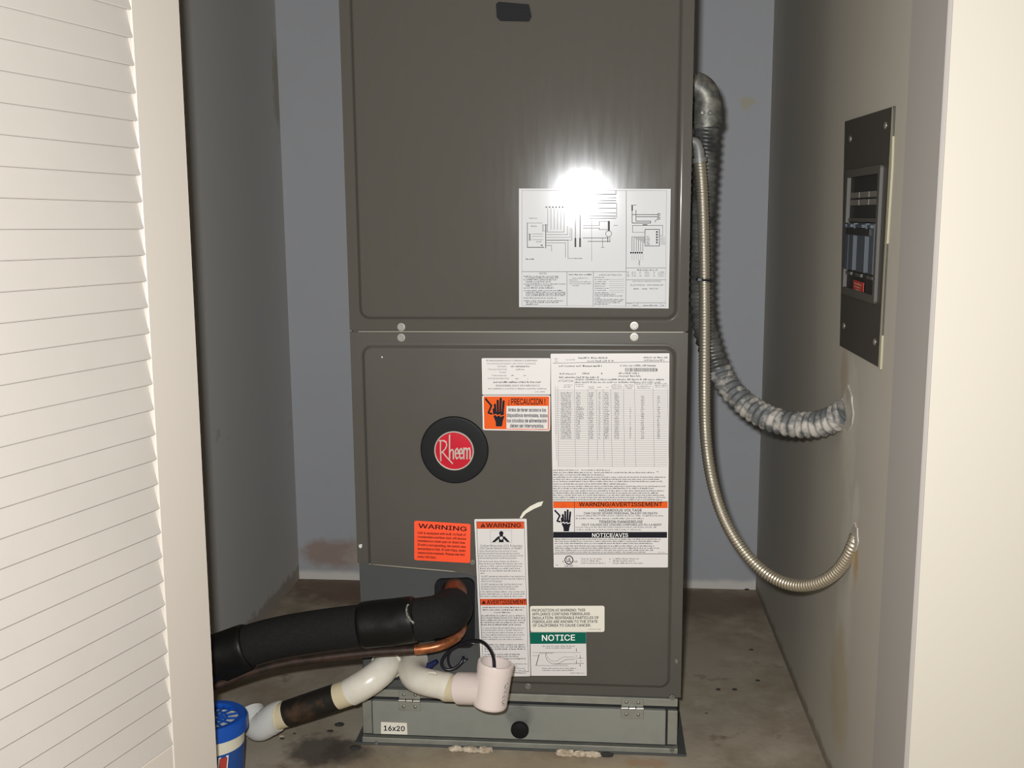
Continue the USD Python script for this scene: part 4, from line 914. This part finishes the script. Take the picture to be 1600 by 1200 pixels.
# plaster collar at each conduit's wall entry
for px, py, nm, r in ((1326, 640, 'large', .021), (1337, 840, 'slim', .0125)):
    c = RW(px, py); rn = np.random.default_rng(int(py)); a = np.linspace(0, 2 * math.pi, 15)[:-1]
    pg = sg.Polygon([(c[1] + r * (1 + .4 * rn.random()) * math.cos(t), c[2] + r * (1.1 + .5 * rn.random()) * math.sin(t)) for t in a])
    tag(obj('plaster_patch', ex_x(pg, XR - .0015, XR + .001), M['wall_patch'], None, False), f'rough plaster patch where the {nm} conduit enters the right wall', 'plaster patch')

# ------------------------------------------------------------------ moisture absorber tub behind the door edge
bk = thing('tub', 'white and blue plastic tub with a blue grated lid at the foot of the door', 'tub')
bx, by, bt, br = -.1645, -.1340, .1005, .0445
def L_(prof, n=64): m = lathe(prof, n); m.apply_translation([bx, by, 0]); return m
obj('body', L_([(0, .0005), (.0335, .0005), (.0350, .002), (.0405, bt - .018), (.0405, bt - .012), (.0385, bt - .012), (.0375, bt - .016), (0, bt - .016)]), M['bucket_white'], bk, 40)
lid = L_([(br - .0115, bt - .004), (br - .0105, bt), (br - .003, bt + .0006), (br, bt - .002), (br + .0006, bt - .0175), (br - .0008, bt - .0178), (br - .0025, bt - .006), (br - .0115, bt - .0055), (br - .0115, bt - .004)])
lid_o = obj('lid', lid, M['blue'], bk, 40)
for rr in (.0185, .0085):
    t_ = trimesh.creation.torus(rr, .0011, major_sections=40, minor_sections=8); t_.apply_translation([bx, by, bt - .0035]); obj('grate_ring', t_, M['blue'], lid_o, 40)
for i in range(14):
    a = 2 * math.pi * i / 14 + .1; sp = box(.0085, br - .010, -.0010, .0010, -.0012, .0010, .0003); sp.apply_transform(trimesh.transformations.rotation_matrix(a, [0, 0, 1])); sp.apply_translation([bx, by, bt - .0035]); obj('grate_bar', sp, M['blue'], lid_o, False)
fill = L_([(0, bt - .011), (br - .009, bt - .011), (br - .009, bt - .013), (0, bt - .013)]); obj('granules', fill, M['tub_fill'], bk, 40)
obj('label_band', L_([(.0350, .012), (.0363, .012), (.0398, .064), (.0385, .064), (.0350, .012)]), M['blue_label'], bk, 40)
# red and white slanted letter stroke on the band
def band_patch(a0, a1, z0, z1, lean, m, nm, off):
    v, f = [], []; n = 6
    for j in range(n + 1):
        z = z0 + (z1 - z0) * j / n; rb_ = .0363 + (z - .012) / .052 * .0035 + off
        for a in (a0 + lean * j / n, a1 + lean * j / n): v.append([bx + rb_ * math.cos(a), by + rb_ * math.sin(a), z])
    for j in range(n): q = 2 * j; f += [[q, q + 1, q + 3], [q, q + 3, q + 2]]
    obj(nm, (np.array(v), np.array(f)), m, bk, False)
band_patch(math.radians(-66), math.radians(-47), .026, .0615, .10, M['white_ink'], 'letter_outline', .0004)
band_patch(math.radians(-64), math.radians(-49.5), .026, .060, .10, M['red'], 'letter', .0008)

# ------------------------------------------------------------------ caulk crumbs and grit on the floor
def lump(c, r, seed, sq=(1, 1, .6)):
    m = trimesh.creation.icosphere(3, 1.0); v = np.asarray(m.vertices); k = .45 + .6 * meshkit.noise(v * 1.7 + seed, seed) + .55 * meshkit.noise(v * 4.5 + seed, seed + 50); m.vertices = v * k[:, None] * r * np.array(sq) + c; return m
cl = [(713, 1171, .0085), (735, 1172, .0090), (757, 1172, .0085), (884, 1175, .0095), (905, 1176, .0085), (926, 1177, .0080), (948, 1179, .0065)]
for i, (px, py, r) in enumerate(cl):
    c = Y(px, py, -.0165); c[2] = .002
    where = ('in the left caulk group, first from the left', 'in the left caulk group, in the middle', 'in the left caulk group, nearest the knob', 'in the right caulk group, nearest the knob', 'in the right caulk group, second from its left', 'in the right caulk group, third from its left', 'small, at the right end of the caulk')[i]
    tag(obj('caulk_lump', lump(c, r, i + 1, (1.25, .55, .50)), M['caulk'] if i < 6 else M['flake'], None, 60), f'{"pale" if i < 6 else "dark"} lump at the rack base, {where}', 'caulk lump', 'caulk lumps along the rack base')
gr = [(440, 1150, .0040, 'chip', 'flat pale chip on the floor below the stained pipe'), (441, 1154, .0032, 'flake', 'dark crumb touching the pale chip on the floor'), (460, 1146, .0024, 'flake', 'small dark crumb right of the pale chip'), (530, 1132, .0075, 'flake', 'largest dark crumb, between stained pipe and rack'), (516, 1142, .0045, 'flake', 'flat dark crumb left of and below the largest one'), (556, 1168, .0080, 'flake', 'black lump at the left front corner of the rack'), (1174, 1015, .0035, 'flake', 'dark crumb on the floor farthest back at right'), (1184, 1063, .0036, 'flake', 'dark crumb nearest the right wall foot'), (1122, 1077, .0038, 'flake', 'dark crumb right of the rack, nearest to it'), (1148, 1077, .0040, 'flake', 'dark crumb midway between rack and right wall'), (1167, 921, .0045, 'flake', 'dark crumb in the back right corner')]
for i, (px, py, r, m, lab) in enumerate(gr):
    c = at(px, py, 2, .001); tag(obj('floor_crumb', lump(c, r * .75, i + 11, (1.2, .8, .40)), M[m], None, 60), lab, 'crumb', 'crumbs on the closet floor')
